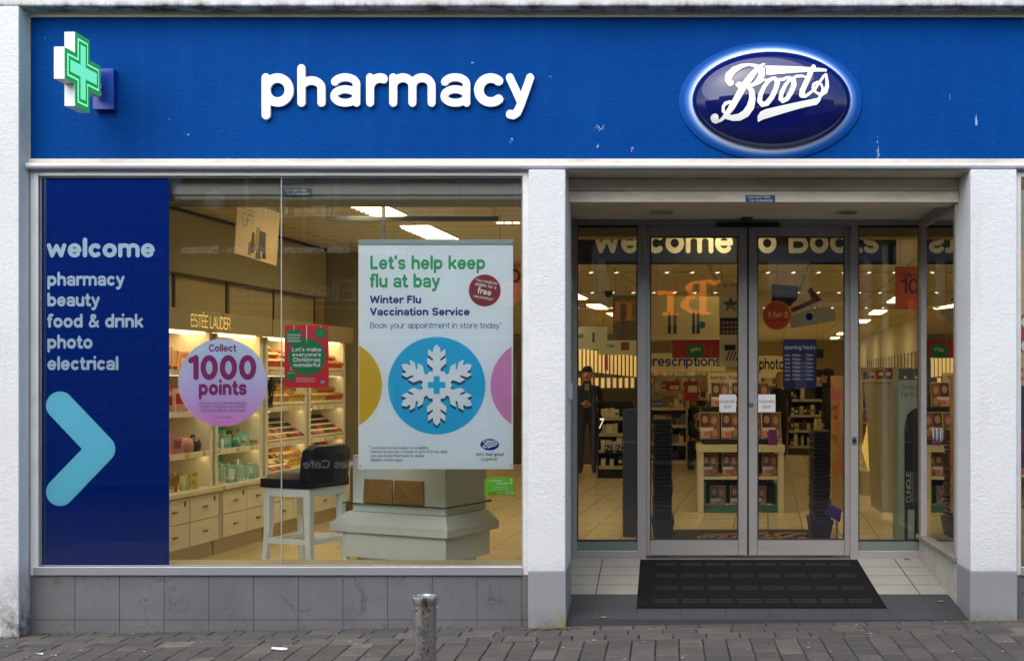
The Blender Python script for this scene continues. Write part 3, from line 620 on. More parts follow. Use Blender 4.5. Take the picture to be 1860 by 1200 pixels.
# --- inner shell of the shop (ceiling, floor, walls)
def mk_ceiling():
    q = NB('ceiling_tiles'); q.b.inputs['Roughness'].default_value = .8
    b = q.n('ShaderNodeTexBrick', Scale=1.0); b.offset = 0; b.inputs['Mortar Size'].default_value = .008; b.inputs['Brick Width'].default_value = 1.2; b.inputs['Row Height'].default_value = .3
    b.inputs['Color1'].default_value = (*lin('d2caa8'), 1); b.inputs['Color2'].default_value = (*lin('ccc4a0'), 1); b.inputs['Mortar'].default_value = (*lin('7d6f4c'), 1)
    mp = q.n('ShaderNodeMapping'); mp.inputs['Rotation'].default_value = (0, 0, R(5)); q.l(q.tc.outputs['Object'], mp.inputs['Vector']); q.l(mp.outputs[0], b.inputs['Vector'])
    q.col(b.outputs['Color']); return q.m
def mk_floor():
    q = NB('cream_floor_tiles'); q.b.inputs['Roughness'].default_value = .25
    b = q.n('ShaderNodeTexBrick', Scale=1.0); b.offset = 0; b.inputs['Mortar Size'].default_value = .003; b.inputs['Brick Width'].default_value = .33; b.inputs['Row Height'].default_value = .33
    b.inputs['Color1'].default_value = (*lin('dac798'), 1); b.inputs['Color2'].default_value = (*lin('d2be8e'), 1); b.inputs['Mortar'].default_value = (*lin('8a7c5c'), 1)
    mp = q.n('ShaderNodeMapping'); mp.inputs['Rotation'].default_value = (0, 0, R(5)); q.l(q.tc.outputs['Object'], mp.inputs['Vector']); q.l(mp.outputs[0], b.inputs['Vector'])
    q.col(b.outputs['Color']); return q.m
CH = 3.0
mb = MB(); mb.box(-5.5, 9, 9.4, 42, CH, CH+.05, mk_ceiling()); mb.box(-5.5, -.8, 8.2, 9.4, CH, CH+.05, MATS['ceiling_tiles']); mb.box(2.07, 9, 7.95, 9.4, CH, CH+.05, MATS['ceiling_tiles']); mb.part('shop_ceiling', B)
mb = MB(); mb.box(-5.5, 9, 9.25, 42, .1, FL, mk_floor()); mb.box(-5.5, -.8, 7.9, 9.25, .1, FL, MATS['cream_floor_tiles']); mb.box(2.07, 9, 7.9, 9.25, .1, FL, MATS['cream_floor_tiles']); mb.obj('shop_floor', kind='structure')
mb = MB(); mb.box(-5.55, -5.45, 7.8, 42, 0, 3.1, M_TAN); mb.prism([(4.35, 9.3, FL), (6.7, 42, FL), (6.8, 42, FL), (4.45, 9.3, FL)], (0, 0, 2.79), mat('pale_shop_wall', 'c9c0a0', .6, var=.05, vscale=2)); [mb.prism([(4.345+.0719*k_*.62, 9.6+k_*.62, .9), (4.345+.0719*k_*.62+.002, 9.63+k_*.62, .9), (4.36+.0719*k_*.62, 9.63+k_*.62, .9), (4.36+.0719*k_*.62, 9.6+k_*.62, .9)], (0, 0, 1.35), M_DARK) for k_ in range(44)]; mb.box(8.9, 9, 7.8, 42, 0, 3.1, M_TAN); mb.box(-5.5, 9, 41.9, 42, 0, 3.1, M_TAN); mb.part('inner_wall', B)
mb = MB(); mb.box(WX0, PX0, 7.83, 8.2, 2.865, 3.06, mat('grey_shutter_box', '83847a', .5, var=.06)); mb.box(WX0, PX0, 7.845, 8.19, 2.835, 2.864, mat('grey_shutter_lip', '6c6d64', .5)); mb.part('window_shutter_box', B, None, .003)
mb = MB(); mb.box(-6, 9, 7.96, 42, 3.1, 3.2, M_DARK); mb.box(-6, 9, 7.96, 8.1, 3.2, 7.2, M_DARK); mb.part('upper_floor', B)
mb = MB(); mb.box(gx0, PX0, 7.78, 8.02, .30, ZZ(1026, 7.78), mat('window_bed', 'b9b49c', .5, var=.08)); mb.part('window_bed', B)

# ============================================================ the other side of the street (seen mirrored in the glass)
OY = -4.0
def mk_stone():
    q = NB('rough_stone_wall'); q.b.inputs['Roughness'].default_value = .85
    b = q.n('ShaderNodeTexBrick', Scale=1.0); b.inputs['Brick Width'].default_value = .7; b.inputs['Row Height'].default_value = .26; b.inputs['Mortar Size'].default_value = .03
    b.inputs['Color1'].default_value = (*lin('6e6a63'), 1); b.inputs['Color2'].default_value = (*lin('5f5b55'), 1); b.inputs['Mortar'].default_value = (*lin('55514a'), 1)
    mp = q.n('ShaderNodeMapping'); mp.inputs['Rotation'].default_value = (R(90), 0, 0); q.l(q.tc.outputs['Object'], mp.inputs['Vector']); q.l(mp.outputs[0], b.inputs['Vector'])
    q.col(q.mix(q.ramp(q.noise(6, 6, .7), (.35, (0, 0, 0)), (.7, (.6, .6, .6))), b.outputs['Color'], lin('33302b'))); return q.m
M_STONE = mk_stone(); M_CAFE = mat('dark_cafe_front', '23262a', .5, var=.1); M_PAINT = mat('pale_house_paint', 'b7b1a6', .8, var=.12, vscale=1)
def TX(mb, s, px, py, cap, Za, m, **k):                # lettering on the far wall; (px,py) is where its mirror image shows, Za its mirrored distance
    y = 2*k.pop('G', ZF)-Za; text(mb, s, (X(px, Za), y, ZZ(py, Za)), cap*Za/F, m, ux=(-1, 0, 0), **k)
C_ = thing('cafe_building', 'dark fronted cafe with white lettering across the street', 'cafe', (-3, OY, 0))
m = MB(); m.box(-14, -5.9, OY-6, OY, -.2, 5.4, M_STONE); m.box(-5.9, 5.8, OY-6, OY, 3.9, 6.4, M_PAINT); m.box(5.8, 14, OY-6, OY, -.2, 5.6, M_PAINT); m.box(-5.9, 5.8, OY-6, OY-.02, -.2, 3.9, M_CAFE); m.part('facade', C_)
cw = mat('plain_dark_grey_cafe_panes', '3c3a36', .2)  # plain dark grey panes, no emission
for x0, x1, z0, z1 in ((-5.2, -3.2, .7, 2.6), (-2.6, -.6, .7, 2.6), (.2, 1.2, .1, 2.5), (1.8, 4.8, .7, 2.6)): m = MB(); m.box(x0, x1, OY-.02, OY+.01, z0, z1, cw); m.part('window', C_)
for xc in (-5, -2, 1, 4):
    m = MB()
    for a in ((xc-.55, xc-.47, 4.4, 5.9), (xc+.47, xc+.55, 4.4, 5.9), (xc-.55, xc+.55, 5.9, 5.98), (xc-.55, xc+.55, 5.1, 5.16), (xc-.55, xc+.55, 4.32, 4.4)): m.box(a[0], a[1], OY, OY+.04, a[2], a[3], mat('white_window_frame', 'd8d8d4', .5))
    m.part('window_frame', C_)
def bar(mb, px0, px1, py0, py1, mt): mb.box(X(px0, Za_), X(px1, Za_), OY+.0, OY+.06, ZZ(py1, Za_), ZZ(py0, Za_), mt)
Za_ = 2*ZF-OY; m = MB(); wf = MATS['white_window_frame']
for a in ((723, 728, 318, 436), (829, 832, 318, 436), (723, 832, 316, 327), (512, 550, 318, 334), (446, 451, 320, 415), (552, 554, 320, 436), (395, 730, 545, 546.5), (640, 960, 612, 614)): bar(m, *a, wf)
m.part('window_frame', C_)
m = MB(); c = P(410, 371, Za_); c.y = OY+.5; m.prism([c+Vector((19*Za_/F*math.cos(k*math.pi/3+.52), 0, 19*Za_/F*math.sin(k*math.pi/3+.52))) for k in range(6)], (0, -.04, 0), mat('pale_hex_sign', 'e4e2da', .5)); m.box(c.x-.02, c.x+.02, OY, c.y-.05, c.z-.02, c.z+.02, M_BLACK); m.part('hexagonal_sign', C_)
m = MB(); c = P(337, 350, Za_); c.y = OY+.4; s_ = Za_/F; m.prism([c+Vector((-20*s_, 0, 34*s_)), c+Vector((14*s_, 0, 28*s_)), c+Vector((2*s_, 0, -28*s_))], (0, -.01, 0), mat('pale_pennant', 'cfcdd6', .6)); m.part('pennant', C_)
Zc = 2*DZ-OY
for a in ((1396, 1462, 470, 540), (1462, 1472, 470, 560), (1440, 1545, 548, 556), (1568, 1582, 470, 760), (1640, 1660, 480, 640), (1085, 1100, 470, 560), (1090, 1160, 800, 804), (1180, 1340, 838, 842), (1180, 1340, 612, 615)): m = MB(); m.box(X(a[0], Zc), X(a[1], Zc), OY+.06, OY+.1, ZZ(a[3], Zc), ZZ(a[2], Zc), mat('pale_house_trim', 'd5d0c6', .6)); m.part('house_trim', C_)
for px in (690, 860, 915, 1000, 1080, 1330, 1480, 1600): m = MB(); bar(m, px, px+24, 640+(px*7) % 90, 700+(px*7) % 90, mat('pale_window_notice', 'b9b6ac', .6)); m.part('notice', C_)
m = MB(); LT = mat('white_cafe_letters', 'f2f1ec', .5, emit=.4); LT2 = mat('dimmer_cafe_letters', 'c9c7c0', .6); Za = 2*ZF-OY-.02  # white letters given added glow to lift their reflection; dimmer copy has none
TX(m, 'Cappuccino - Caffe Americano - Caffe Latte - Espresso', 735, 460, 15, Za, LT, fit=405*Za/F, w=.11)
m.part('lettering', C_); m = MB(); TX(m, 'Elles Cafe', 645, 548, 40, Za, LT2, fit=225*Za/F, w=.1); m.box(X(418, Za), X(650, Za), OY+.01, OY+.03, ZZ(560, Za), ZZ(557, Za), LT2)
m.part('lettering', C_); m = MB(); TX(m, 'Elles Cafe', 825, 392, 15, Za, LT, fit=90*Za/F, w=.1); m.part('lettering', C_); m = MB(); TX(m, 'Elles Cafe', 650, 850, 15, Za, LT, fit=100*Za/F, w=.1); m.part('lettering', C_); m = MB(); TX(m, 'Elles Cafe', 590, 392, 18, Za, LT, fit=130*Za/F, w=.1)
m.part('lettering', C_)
og = mat('orange_neon_letters', 'f07a20', .5, emit=2.0)
SERIF = {'B': [[(.17, .06, .075), (.17, .66, .075)], [(.17, .675, .028), (.36, .68, .03), (.49, .56, .075), (.40, .42, .03), (.2, .39, .028)], [(.3, .39, .028), (.49, .35, .05), (.57, .2, .085), (.42, .05, .035), (.02, .03, .028)], [(0, .68, .028), (.2, .68, .028)], [(.08, .72, .03), (-.08, .66, .05), (-.2, .7, .025)]],
 'r': [[(.14, .06, .07), (.14, .46, .07)], [(0, .03, .03), (.29, .03, .03)], [(.0, .49, .028), (.14, .49, .028)], [(.16, .42, .03), (.26, .5, .035), (.36, .47, .065)]],
 'n': [[(.12, .06, .065), (.12, .46, .065)], [(0, .03, .028), (.24, .03, .028)], [(.0, .49, .028), (.12, .49, .028)], [(.16, .44, .03), (.3, .5, .04), (.42, .42, .065), (.43, .06, .065)], [(.32, .03, .028), (.56, .03, .028)]],
 't': [[(.14, .66, .03), (.14, .12, .06), (.24, .03, .045), (.33, .07, .025)], [(.0, .49, .028), (.3, .49, .028)]]}
SERIF = {k_: shape2d(contour(s_, [], (-.3, -.1), (.75, .85), .02)) for k_, s_ in SERIF.items()}; Zb = 2*DZ-OY-.03
for ch, px, py, cp in (('B', 1292, 570, 62), ('r', 1230, 572, 62), ('n', 1152, 582, 52), ('t', 1104, 582, 52)): 
    m = MB(); put_shape(m, SERIF[ch], (X(px, Zb), 2*DZ-Zb, ZZ(py, Zb)), (-1, 0, 0), UZ, cp*Zb/F/.72, og if ch in 'Br' else mat('dim_orange_letters', 'c8621c', .5, emit=.7)); m.part('orange_letter', C_)
m = MB(); TX(m, 's', 945, 555, 62, Za, mat('pink_neon_letter', 'd06a50', .5, emit=.7), w=.15); m.part('orange_letter', C_)
#@@OBJECTS
# ============================================================ SIGNS on the facade
def cross_sign():
    xf = -3.71; y0, y1 = 7.18, 7.64; ya, yb = 7.306, 7.494; z0, z1 = 3.337, 3.803; za, zb = 3.475, 3.674; th = .066
    out = [(ya, z0), (yb, z0), (yb, za), (y1, za), (y1, zb), (yb, zb), (yb, z1), (ya, z1), (ya, zb), (y0, zb), (y0, za), (ya, za)]
    t = thing('pharmacy_cross', 'green and white illuminated cross sign projecting from the blue fascia', 'cross sign', (xf, 7.7, 3.57))
    GW = mat('dirty_white_plastic', 'd3d6d6', .35, var=.12, vscale=9); G1 = mat('deep_green_print', '12a344', .35, emit=.22); G2 = mat('mint_print', 'a9e3c6', .35, emit=.35); G3 = mat('lit_mint_panel', '62c79e', .3, emit=.5)
    b = MB(); b.prism([(xf-th, y, z) for y, z in out], (th, 0, 0), GW); b.part('body', t, None, .002)
    def ins(d): cy, cz = (y0+y1)/2, (z0+z1)/2; return [(y+(d if y < cy else -d), z+(d if z < cz else -d)) for y, z in out]
    f = MB()
    for k, (d, m_) in enumerate(((.004, G1), (.03, G2), (.041, G1), (.062, G3))): f.add([(xf+.0015+k*.0012, y, z) for y, z in ins(d)], [list(range(12))], m_)
    f.part('face', t)
    f = MB()
    for k, (d, m_) in enumerate(((.004, G1), (.03, G2), (.041, G1), (.062, G3))): f.add([(xf-th-.0015-k*.0012, y, z) for y, z in ins(d)], [list(range(12))], m_)
    f.part('face', t)
    b = MB(); b.box(xf-.05, xf-.02, 7.635, 7.70, 3.545, 3.575, GW); b.box(xf-.05, xf-.02, 7.635, 7.70, 3.495, 3.525, GW); b.part('bracket', t)
    bx = MB(); bx.pbox(168, 206, 125, 199, 7.69, .054, mat('blue_bracket_box', '06308c', .35)); bx.part('bracket_box', t, None, .003)
cross_sign()
def pharmacy_letters():
    t = thing('pharmacy_sign', 'white rounded letters reading pharmacy on the blue fascia', 'shop sign', (X(722, ZF), ZF, ZZ(193, ZF)))
    m_ = mat('white_acrylic', 'd0d6dc', .35, coat=.1); Zs = ZF-.03
    boxes = {0: (475, 533), 1: (540, 591), 2: (600, 654), 3: (665, 704), 4: (707, 791), 5: (800, 854), 6: (861, 914), 7: (919, 970)}
    for i, ch in enumerate('pharmacy'):
        a, b = boxes[i]; g = gshape(ch, .148, .012); mb = MB(); vs = g[1][0]; xs = [v[0] for v in vs]; sx_ = (b-a)/(max(xs)-min(xs)); sy = 77.0/.74 if ch == 'h' else 60.5/.53
        o = P(a, 194, Zs)-RX*(min(xs)*sx_*Zs/F)
        put_shape(mb, g[1], o, RX*(sx_*Zs/F), UZ*(sy*Zs/F)*1.0, 1, m_, 0)
        n = Vector((0, -1, 0)); fr = mb; q = MB(); vs3 = [Vector(v) for v in fr.v]; N = len(vs3); sides = []; k = 0
        for l in g[1][2]: c = len(l); sides += [(k+j, k+(j+1) % c, N+k+(j+1) % c, N+k+j) for j in range(c)]; k += c
        q.add(vs3, fr.f, m_); q.add(vs3+[v+Vector((0, .022, 0)) for v in vs3], sides, m_)
        for v in vs3[::max(1, N//3)][:3]: q.tube(v+Vector((0, .022, 0)), v+Vector((0, .03, 0)), .004, m=M_STEEL, n=6)
        q.part('letter', t)
pharmacy_letters()
def oval_sign():
    c = P(1399, 185, ZF); t = thing('oval_shop_sign', 'glossy navy oval sign with white script Boots lettering', 'shop sign', c)
    q = NB('oval_ring_gradient'); q.b.inputs['Roughness'].default_value = .6; q.b.inputs['Specular IOR Level'].default_value = .08        # ring colour: white round the dome fading to blue
    x, y, z = q.xyz(); d = q.math('SQRT', q.math('ADD', q.math('POWER', q.math('DIVIDE', x, 166*ZF/F), 2), q.math('POWER', q.math('DIVIDE', z, 107*ZF/F), 2)))
    q.col(q.ramp(d, (.84, lin('dde4ee')), (.868, lin('a4b9dc')), (.905, lin('3c69ae')), (.95, lin('06408a'))))
    b = MB(); n = 72; vs = []; prof = ((1.0, -.001), (1.0, -.012), (.985, -.016), (.86, -.034))
    for r_, dy in prof:
        for i in range(n): a = 2*math.pi*i/n; vs.append(c+Vector((166*ZF/F*r_*math.cos(a), dy, 107*ZF/F*r_*math.sin(a))))
    b.add(vs, [(j*n+i, j*n+(i+1) % n, (j+1)*n+(i+1) % n, (j+1)*n+i) for j in range(3) for i in range(n)]+[list(range(3*n, 4*n))], q.m)
    b.part('backing_ring', t)
    d_ = MB(); vs = []; rows = 14; Zb = ZF-.037; cc = P(1401, 183, Zb); rx, rz_ = 144*Zb/F, 88*Zb/F; DH = .17
    def bulge(u): return DH*math.sqrt(max(0, 1-u*u))**.9
    for j in range(rows+1):
        u = math.sin(math.pi/2*(1-j/rows))
        for i in range(n): a = 2*math.pi*i/n; vs.append(cc+Vector((rx*u*math.cos(a), -bulge(u), rz_*u*math.sin(a))))
    d_.add(vs, [(j*n+i, j*n+(i+1) % n, (j+1)*n+(i+1) % n, (j+1)*n+i) for j in range(rows) for i in range(n)], mat('navy_gloss_dome', '0a1250', .05, spec=.4, coat=.25), smooth=True)
    d_.part('dome', t)
    # script lettering follows the dome
    l = MB(); wm = mat('white_script', 'd8dad8', .3); s = 1000*.13978; vs, tr, loops = LOGO
    lc = P(1400, 183, Zb)
    k = (Zb-DH*.8)/F*s; pts = []
    for px_, py_ in vs:
        p = lc+Vector((px_*k, 0, py_*k)); u = math.hypot((p.x-cc.x)/rx, (p.z-cc.z)/rz_); p.y = cc.y-bulge(min(u, .97))-.004; pts.append(p)
    # refine so the flat triangles hug the curve
    bm = bmesh.new(); V = [bm.verts.new(p) for p in pts]
    for f in tr:
        try: bm.faces.new([V[i] for i in f])
        except ValueError: pass
    for _ in range(3):
        ed = [e for e in bm.edges if e.calc_length() > .05]
        if not ed: break
        bmesh.ops.subdivide_edges(bm, edges=ed, cuts=1); bmesh.ops.triangulate(bm, faces=[f for f in bm.faces if len(f.verts) > 3])
    for v in bm.verts: u = math.hypot((v.co.x-cc.x)/rx, (v.co.z-cc.z)/rz_); v.co.y = cc.y-bulge(min(u, .97))-.006
    bm.verts.index_update(); l.add([v.co.copy() for v in bm.verts], [[v.index for v in f.verts] for f in bm.faces], wm); bm.free(); l.part('script_lettering', t)
oval_sign()

# ============================================================ street furniture and small things outside
def bollard():
    Z = 4.9; x = X(771.5, Z); r = 21.3*Z/F; zt = ZZ(1082, Z); g = gz(x)
    t = thing('bollard', 'scratched rust-stained steel bollard standing in the pavers before the window', 'bollard', (x, Z, g))
    q = NB('stained_steel'); q.b.inputs['Metallic'].default_value = .9; q.b.inputs['Roughness'].default_value = .3
    st = q.ramp(q.noise(13, 7, .8, stretch=(1, 1, .55)), (.5, (0, 0, 0)), (.56, (1, 1, 1))); band = q.math('MULTIPLY', st, q.ramp(q.noise(5, 3, .6, stretch=(1.6, 1.6, .1)), (.4, (0, 0, 0)), (.55, (1, 1, 1))))
    c = q.mix(q.ramp(q.noise(5, 5, .7, stretch=(1, 1, .3)), (.35, (0, 0, 0)), (.7, (1, 1, 1))), lin('a39f99'), lin('c2beb8')); q.col(q.mix(band, c, lin('2c1f15')))
    q.l(q.math('MULTIPLY_ADD', band, .5, .27), q.b.inputs['Roughness']); q.l(q.math('MULTIPLY_ADD', band, -.85, .9), q.b.inputs['Metallic'])
    b = MB(); b.lathe([(r*.97, g-.05), (r*.97, zt-.03)], q.m, c=(x, Z, 0), n=32); b.part('post', t)
    b = MB(); b.lathe([(r*.975, zt-.034), (r*1.03, zt-.03), (r*1.03, zt-.003), (r, zt+.002), (r*.9, zt+.001), (r*.88, zt-.006), (.001, zt-.006)], q.m, c=(x, Z, 0), n=32); b.part('cap', t)
    b = MB()
    for a in (-2.2, -.95, .4): v = Vector((math.cos(a), math.sin(a), 0)); p = Vector((x, Z, zt-.05)); b.tube(p+v*r*.9, p+v*(r*1.05), .006, m=M_STEEL, n=8)
    b.part('rivet', t)
bollard()
def scrap(px, py, Z, pts, label, col='d9dcde'):
    c = P(px, py, Z); z = gz(c.x)+.004; m = MB(); rnd = random.Random(px)
    top = [(c.x+a, c.y+b, z+.004+rnd.uniform(0, .012)) for a, b in pts]; n = len(top)
    m.add(top+[(a, b, d-.002) for a, b, d in top], [list(range(n)), list(range(2*n-1, n-1, -1))]+[(i, n+i, n+(i+1) % n, (i+1) % n) for i in range(n)], mat('paper_'+col, col, .8)); m.obj('paper_scrap', label, 'litter')
scrap(507, 1170, 7.12, [(-.06, .05), (-.04, .03), (.045, .0), (.055, -.01), (.02, -.015), (-.05, .01)], 'crumpled white paper scrap lying on the pavers below the window')
scrap(71, 1173, 7.1, [(-.02, -.005), (.02, .006), (.022, .0), (-.018, -.015)], 'small torn white ticket on the pavers near the left pillar')
def leaf(px, py, label):
    Z = 8.0; 
    for _ in range(8): c = P(px, py, Z); Z = (EYE-ramp_z(min(max(Z, 7.7), 9.15)))*F/(py-VY)
    c = P(px, py, Z); z = ramp_z(c.y)+.006; m = MB(); m.add([(c.x-.03, c.y, z), (c.x-.005, c.y-.018, z+.006), (c.x+.035, c.y-.004, z+.003), (c.x+.004, c.y+.02, z+.008)], [(0, 1, 2, 3)], mat('dry_leaf', '7d6038', .8)); m.obj('fallen_leaf', label, 'leaf')
leaf(1647, 1017, 'dry brown leaf on the pale tiles at the foot of the right sidelight'); leaf(1709, 1094, 'dry brown leaf on the dark tiles beside the right pillar'); leaf(1095, 1123, 'small yellow leaf on the dark tiles beside the narrow pillar')
def grit():
    m = MB(); rnd = random.Random(11); M1 = mat('pale_chewing_gum', 'a3a09a', .8); M2 = mat('brown_leaf_bits', '5a4630', .8); M3 = mat('moss', '3d4a24', .9)
    for _ in range(260):
        x, y = rnd.uniform(-4.6, 2.4), rnd.uniform(6.6, 7.7); r = rnd.uniform(.003, .011); n = 6; z = gz(x)+.006
        m.add([(x+r*math.cos(a*math.pi/3)*rnd.uniform(.6, 1.3), y+r*math.sin(a*math.pi/3)*rnd.uniform(.6, 1.3), z) for a in range(n)], [list(range(n))], M1 if rnd.random() < .45 else M2)
    for _ in range(420):                              # moss and dirt along the foot of the walls
        x = rnd.choice([rnd.uniform(PL, PX0), rnd.uniform(PX0-.05, PX1+.1), rnd.uniform(QX0-.1, QX1+.1), rnd.uniform(-4.5, -4.1)]); y = (7.72 if x < PX0-.05 and x > PL else 7.63)-abs(rnd.gauss(0, .025)); r = rnd.uniform(.004, .014); z = gz(x)+.007
        m.add([(x+r*math.cos(a*math.pi/3)*rnd.uniform(.5, 1.3), y+r*.7*math.sin(a*math.pi/3)*rnd.uniform(.5, 1.3), z+(a % 2)*.004) for a in range(6)], [list(range(6))], M3 if rnd.random() < .4 else M2)
    m.obj('street_dirt', 'specks of gum, leaf crumbs and moss strewn over the pavers', 'dirt', kind='stuff')
grit()
def weed():
    m = MB(); rnd = random.Random(5); g = mat('weed_green', '7f8a5a', .8); x0 = X(1018, 7.64)
    for _ in range(26):
        x = x0+rnd.gauss(0, .018); y = 7.645-rnd.uniform(0, .02); h = rnd.uniform(.03, .15)*(1 if abs(x-x0) < .02 else .5); z = gz(x)-.005; l = rnd.gauss(0, .015)
        m.add([(x-.002, y, z), (x+.002, y, z), (x+l, y-.004, z+h)], [(0, 1, 2)], g)
    m.obj('weed', 'wispy green weed sprouting at the base of the narrow pillar', 'plant')
weed()
def shutter_label(px0, px1, py0, py1, Z, label):
    m = MB(); m.pbox(px0, px1, py0, py1, Z-.002, .002, mat('teal_label', '0d3a5c', .4)); tw = mat('label_ink', 'b7c4c9', .5); w = px1-px0
    ptext(m, 'C&S SHUTTERS', px0+w*.08, px1-w*.16, py0+5.6, 3.8, Z-.003, tw, w=.14, step=.05); ptext(m, 'Tel: 01-8845289', px0+w*.14, px1-w*.08, py1-1.2, 3.6, Z-.003, tw, w=.12, step=.05)
    m.obj('shutter_label', label, 'label')
shutter_label(1354, 1408, 354.5, 367.5, 7.96, 'small teal maker label stuck on the cream shutter housing over the doors')
shutter_label(513, 566, 342.5, 355, 7.83, 'small teal maker label on the grey shutter box behind the display window')
def wall_lock():
    Z = 7.9; t = thing('shutter_lock', 'grey metal shutter lock box on the inner edge of the narrow pillar', 'lock', P(1034, 725, Z))
    m = MB(); m.box(PX1, PX1+.03, 7.84, 7.93, ZZ(724, Z), ZZ(697, Z), mat('grey_lock_paint', '8f939b', .45)); m.part('lock_box', t, None, .002)
    m = MB(); m.tube(P(1036, 700, Z)+Vector((0, 0, 0)), P(1041, 700, Z), .006, m=M_STEEL, n=8); m.tube(P(1036, 722, Z), P(1041, 722, Z), .006, m=M_STEEL, n=8); m.part('bolt', t)
wall_lock()
def sensor():
    t = thing('door_sensor', 'black dome motion sensor over the sliding doors', 'sensor', P(1357, 402, 9.1))
    c = P(1357, 399, 9.08); m = MB(); m.lathe([(.055, .02), (.058, 0), (.05, -.02), (.028, -.04), (.001, -.046)], M_BLACK, c=c+Vector((0, 0, .03)), n=20); m.part('dome', t)
    m = MB(); m.pbox(1302, 1416, 404, 412, 9.17, .03, M_BLACK); m.part('sensor_bar', t, None, .003)
    m = MB(); m.tube(c+Vector((0, 0, .04)), (c.x+.01, 8.4, SO-.004), .004, m=mat('grey_cable', '6e6b66', .6), n=6); m.part('cable', t)
sensor()
for px, lab, on in ((1202, 'round recessed downlight in the entrance soffit, the pale one on the left', 0), (1539, 'round recessed downlight in the entrance soffit, the one with a bright reflector', 1)):
    Z = 8.78; c = P(px, 379, Z); c.z = SO; t = thing('soffit_downlight', lab, 'ceiling light', c, 'downlights in the entrance soffit')
    m = MB(); m.lathe([(.098, 0), (.098, -.006), (.08, -.01), (.078, 0)], mat('downlight_ring', '9a968c', .4), c=c, n=28); m.part('ring', t)
    m = MB(); m.lathe([(.078, -.003), (.05, -.004 if not on else .0), (.001, -.005)], mat('downlight_lens', '8c8669', .3) if not on else mat('dull_reflector', '6f6c66', .25, .7), c=c, n=24); m.part('lens', t)
#@@WINDOW
# ============================================================ POSTERS AND STICKERS behind the display glass
ZV = ZF+.018
PINK = mat('magenta_ink', '8a0f6e', .5); NAVYI = mat('navy_ink', '0b2a78', .5); GREENI = mat('green_ink', '2f9e6c', .5)
def welcome_panel():
    t = thing('welcome_sign', 'tall navy window vinyl listing welcome pharmacy beauty food drink photo electrical', 'window sign', P(190, 1027, ZV))
    m = MB(); m.pbox(74.5, 307, 321.5, 1027, ZV, .003, NAVY); m.pbox(74.5, 84, 321.5, 1027, ZV-.001, .001, mat('lighter_blue_edge', '0d3f86', .3)); m.part('vinyl', t)
    pb = mat('pale_blue_letters', 'c6e0f2', .5); l = MB(); Zl = ZV-.002
    ptext(l, 'welcome', 85, 281, 467.5, 35, Zl, pb, w=.17, step=.02)
    for s, x1, y in (('pharmacy', 226, 519), ('beauty', 181, 556.5), ('food & drink', 260, 595), ('photo', 168, 633), ('electrical', 215, 672)): ptext(l, s, 86, x1, y, 25, Zl, pb, w=.158, step=.02)
    l.part('lettering', t)
    a = MB(); s = [(1.09, 7.36), (1.84, 8.15), (1.09, 8.93)]; r = .255; L = contour([[(x, -y, r) for x, y in s]], [], (.75, -9.3), (2.25, -7.0), .02)
    put_shape(a, shape2d(L), P(0, 0, Zl), RX, UZ, 100*Zl/F, mat('turquoise_arrow', '80e0fa', .4)); a.part('chevron', t)
welcome_panel()
def points_sticker():
    t = thing('points_sticker', 'round lilac to pink sticker Collect 1000 points on the window glass', 'sticker', P(404.5, 774, ZV))
    q = NB('lilac_pink_print'); q.b.inputs['Roughness'].default_value = .45
    z = q.math('DIVIDE', q.xyz()[2], 159*ZV/F); q.col(q.ramp(z, (.02, lin('de8cd6')), (.35, lin('ccb8ea')), (.8, lin('c2d8f6'))))
    m = MB(); c = P(404.5, 694.5, ZV); m.disc(c, 81*ZV/F, 79.5*ZV/F, mat('clear_sticker_edge', 'c9c3dd', .4), 64); m.disc(c-Vector((0, .0012, 0)), 79.5*ZV/F, 78*ZV/F, q.m, 64); m.part('disc', t)
    l = MB(); Zl = ZV-.003; hal = mat('pale_halo', 'd6d0ea', .5)
    ptext(l, 'Collect', 379, 429, 638.5, 13.5, Zl, PINK, w=.14, step=.03)
    ptext(l, '1000', 340, 467, 691.2, 48, Zl+.001, hal, w=.185, step=.02, tr=.03); ptext(l, '1000', 341.5, 465.5, 690, 45.5, Zl, PINK, w=.165, step=.02, tr=.06)
    ptext(l, 'points', 361, 448, 717.5, 28, Zl, PINK, w=.17, step=.02)
    for s, a, b, y in (('when you buy 2 premium beauty,', 360, 449, 734), ('premium fragrance or premium', 363, 447, 740.5), ('haircare products within brand', 365, 446, 747.5)): ptext(l, s, a, b, y, 5.6, Zl, mat('plum_ink', '70407f', .5), w=.075, step=.05)
    ptext(l, 'See in store for details', 390, 420, 759, 3, Zl, MATS['plum_ink'], w=.08, step=.06); l.part('lettering', t)
points_sticker()
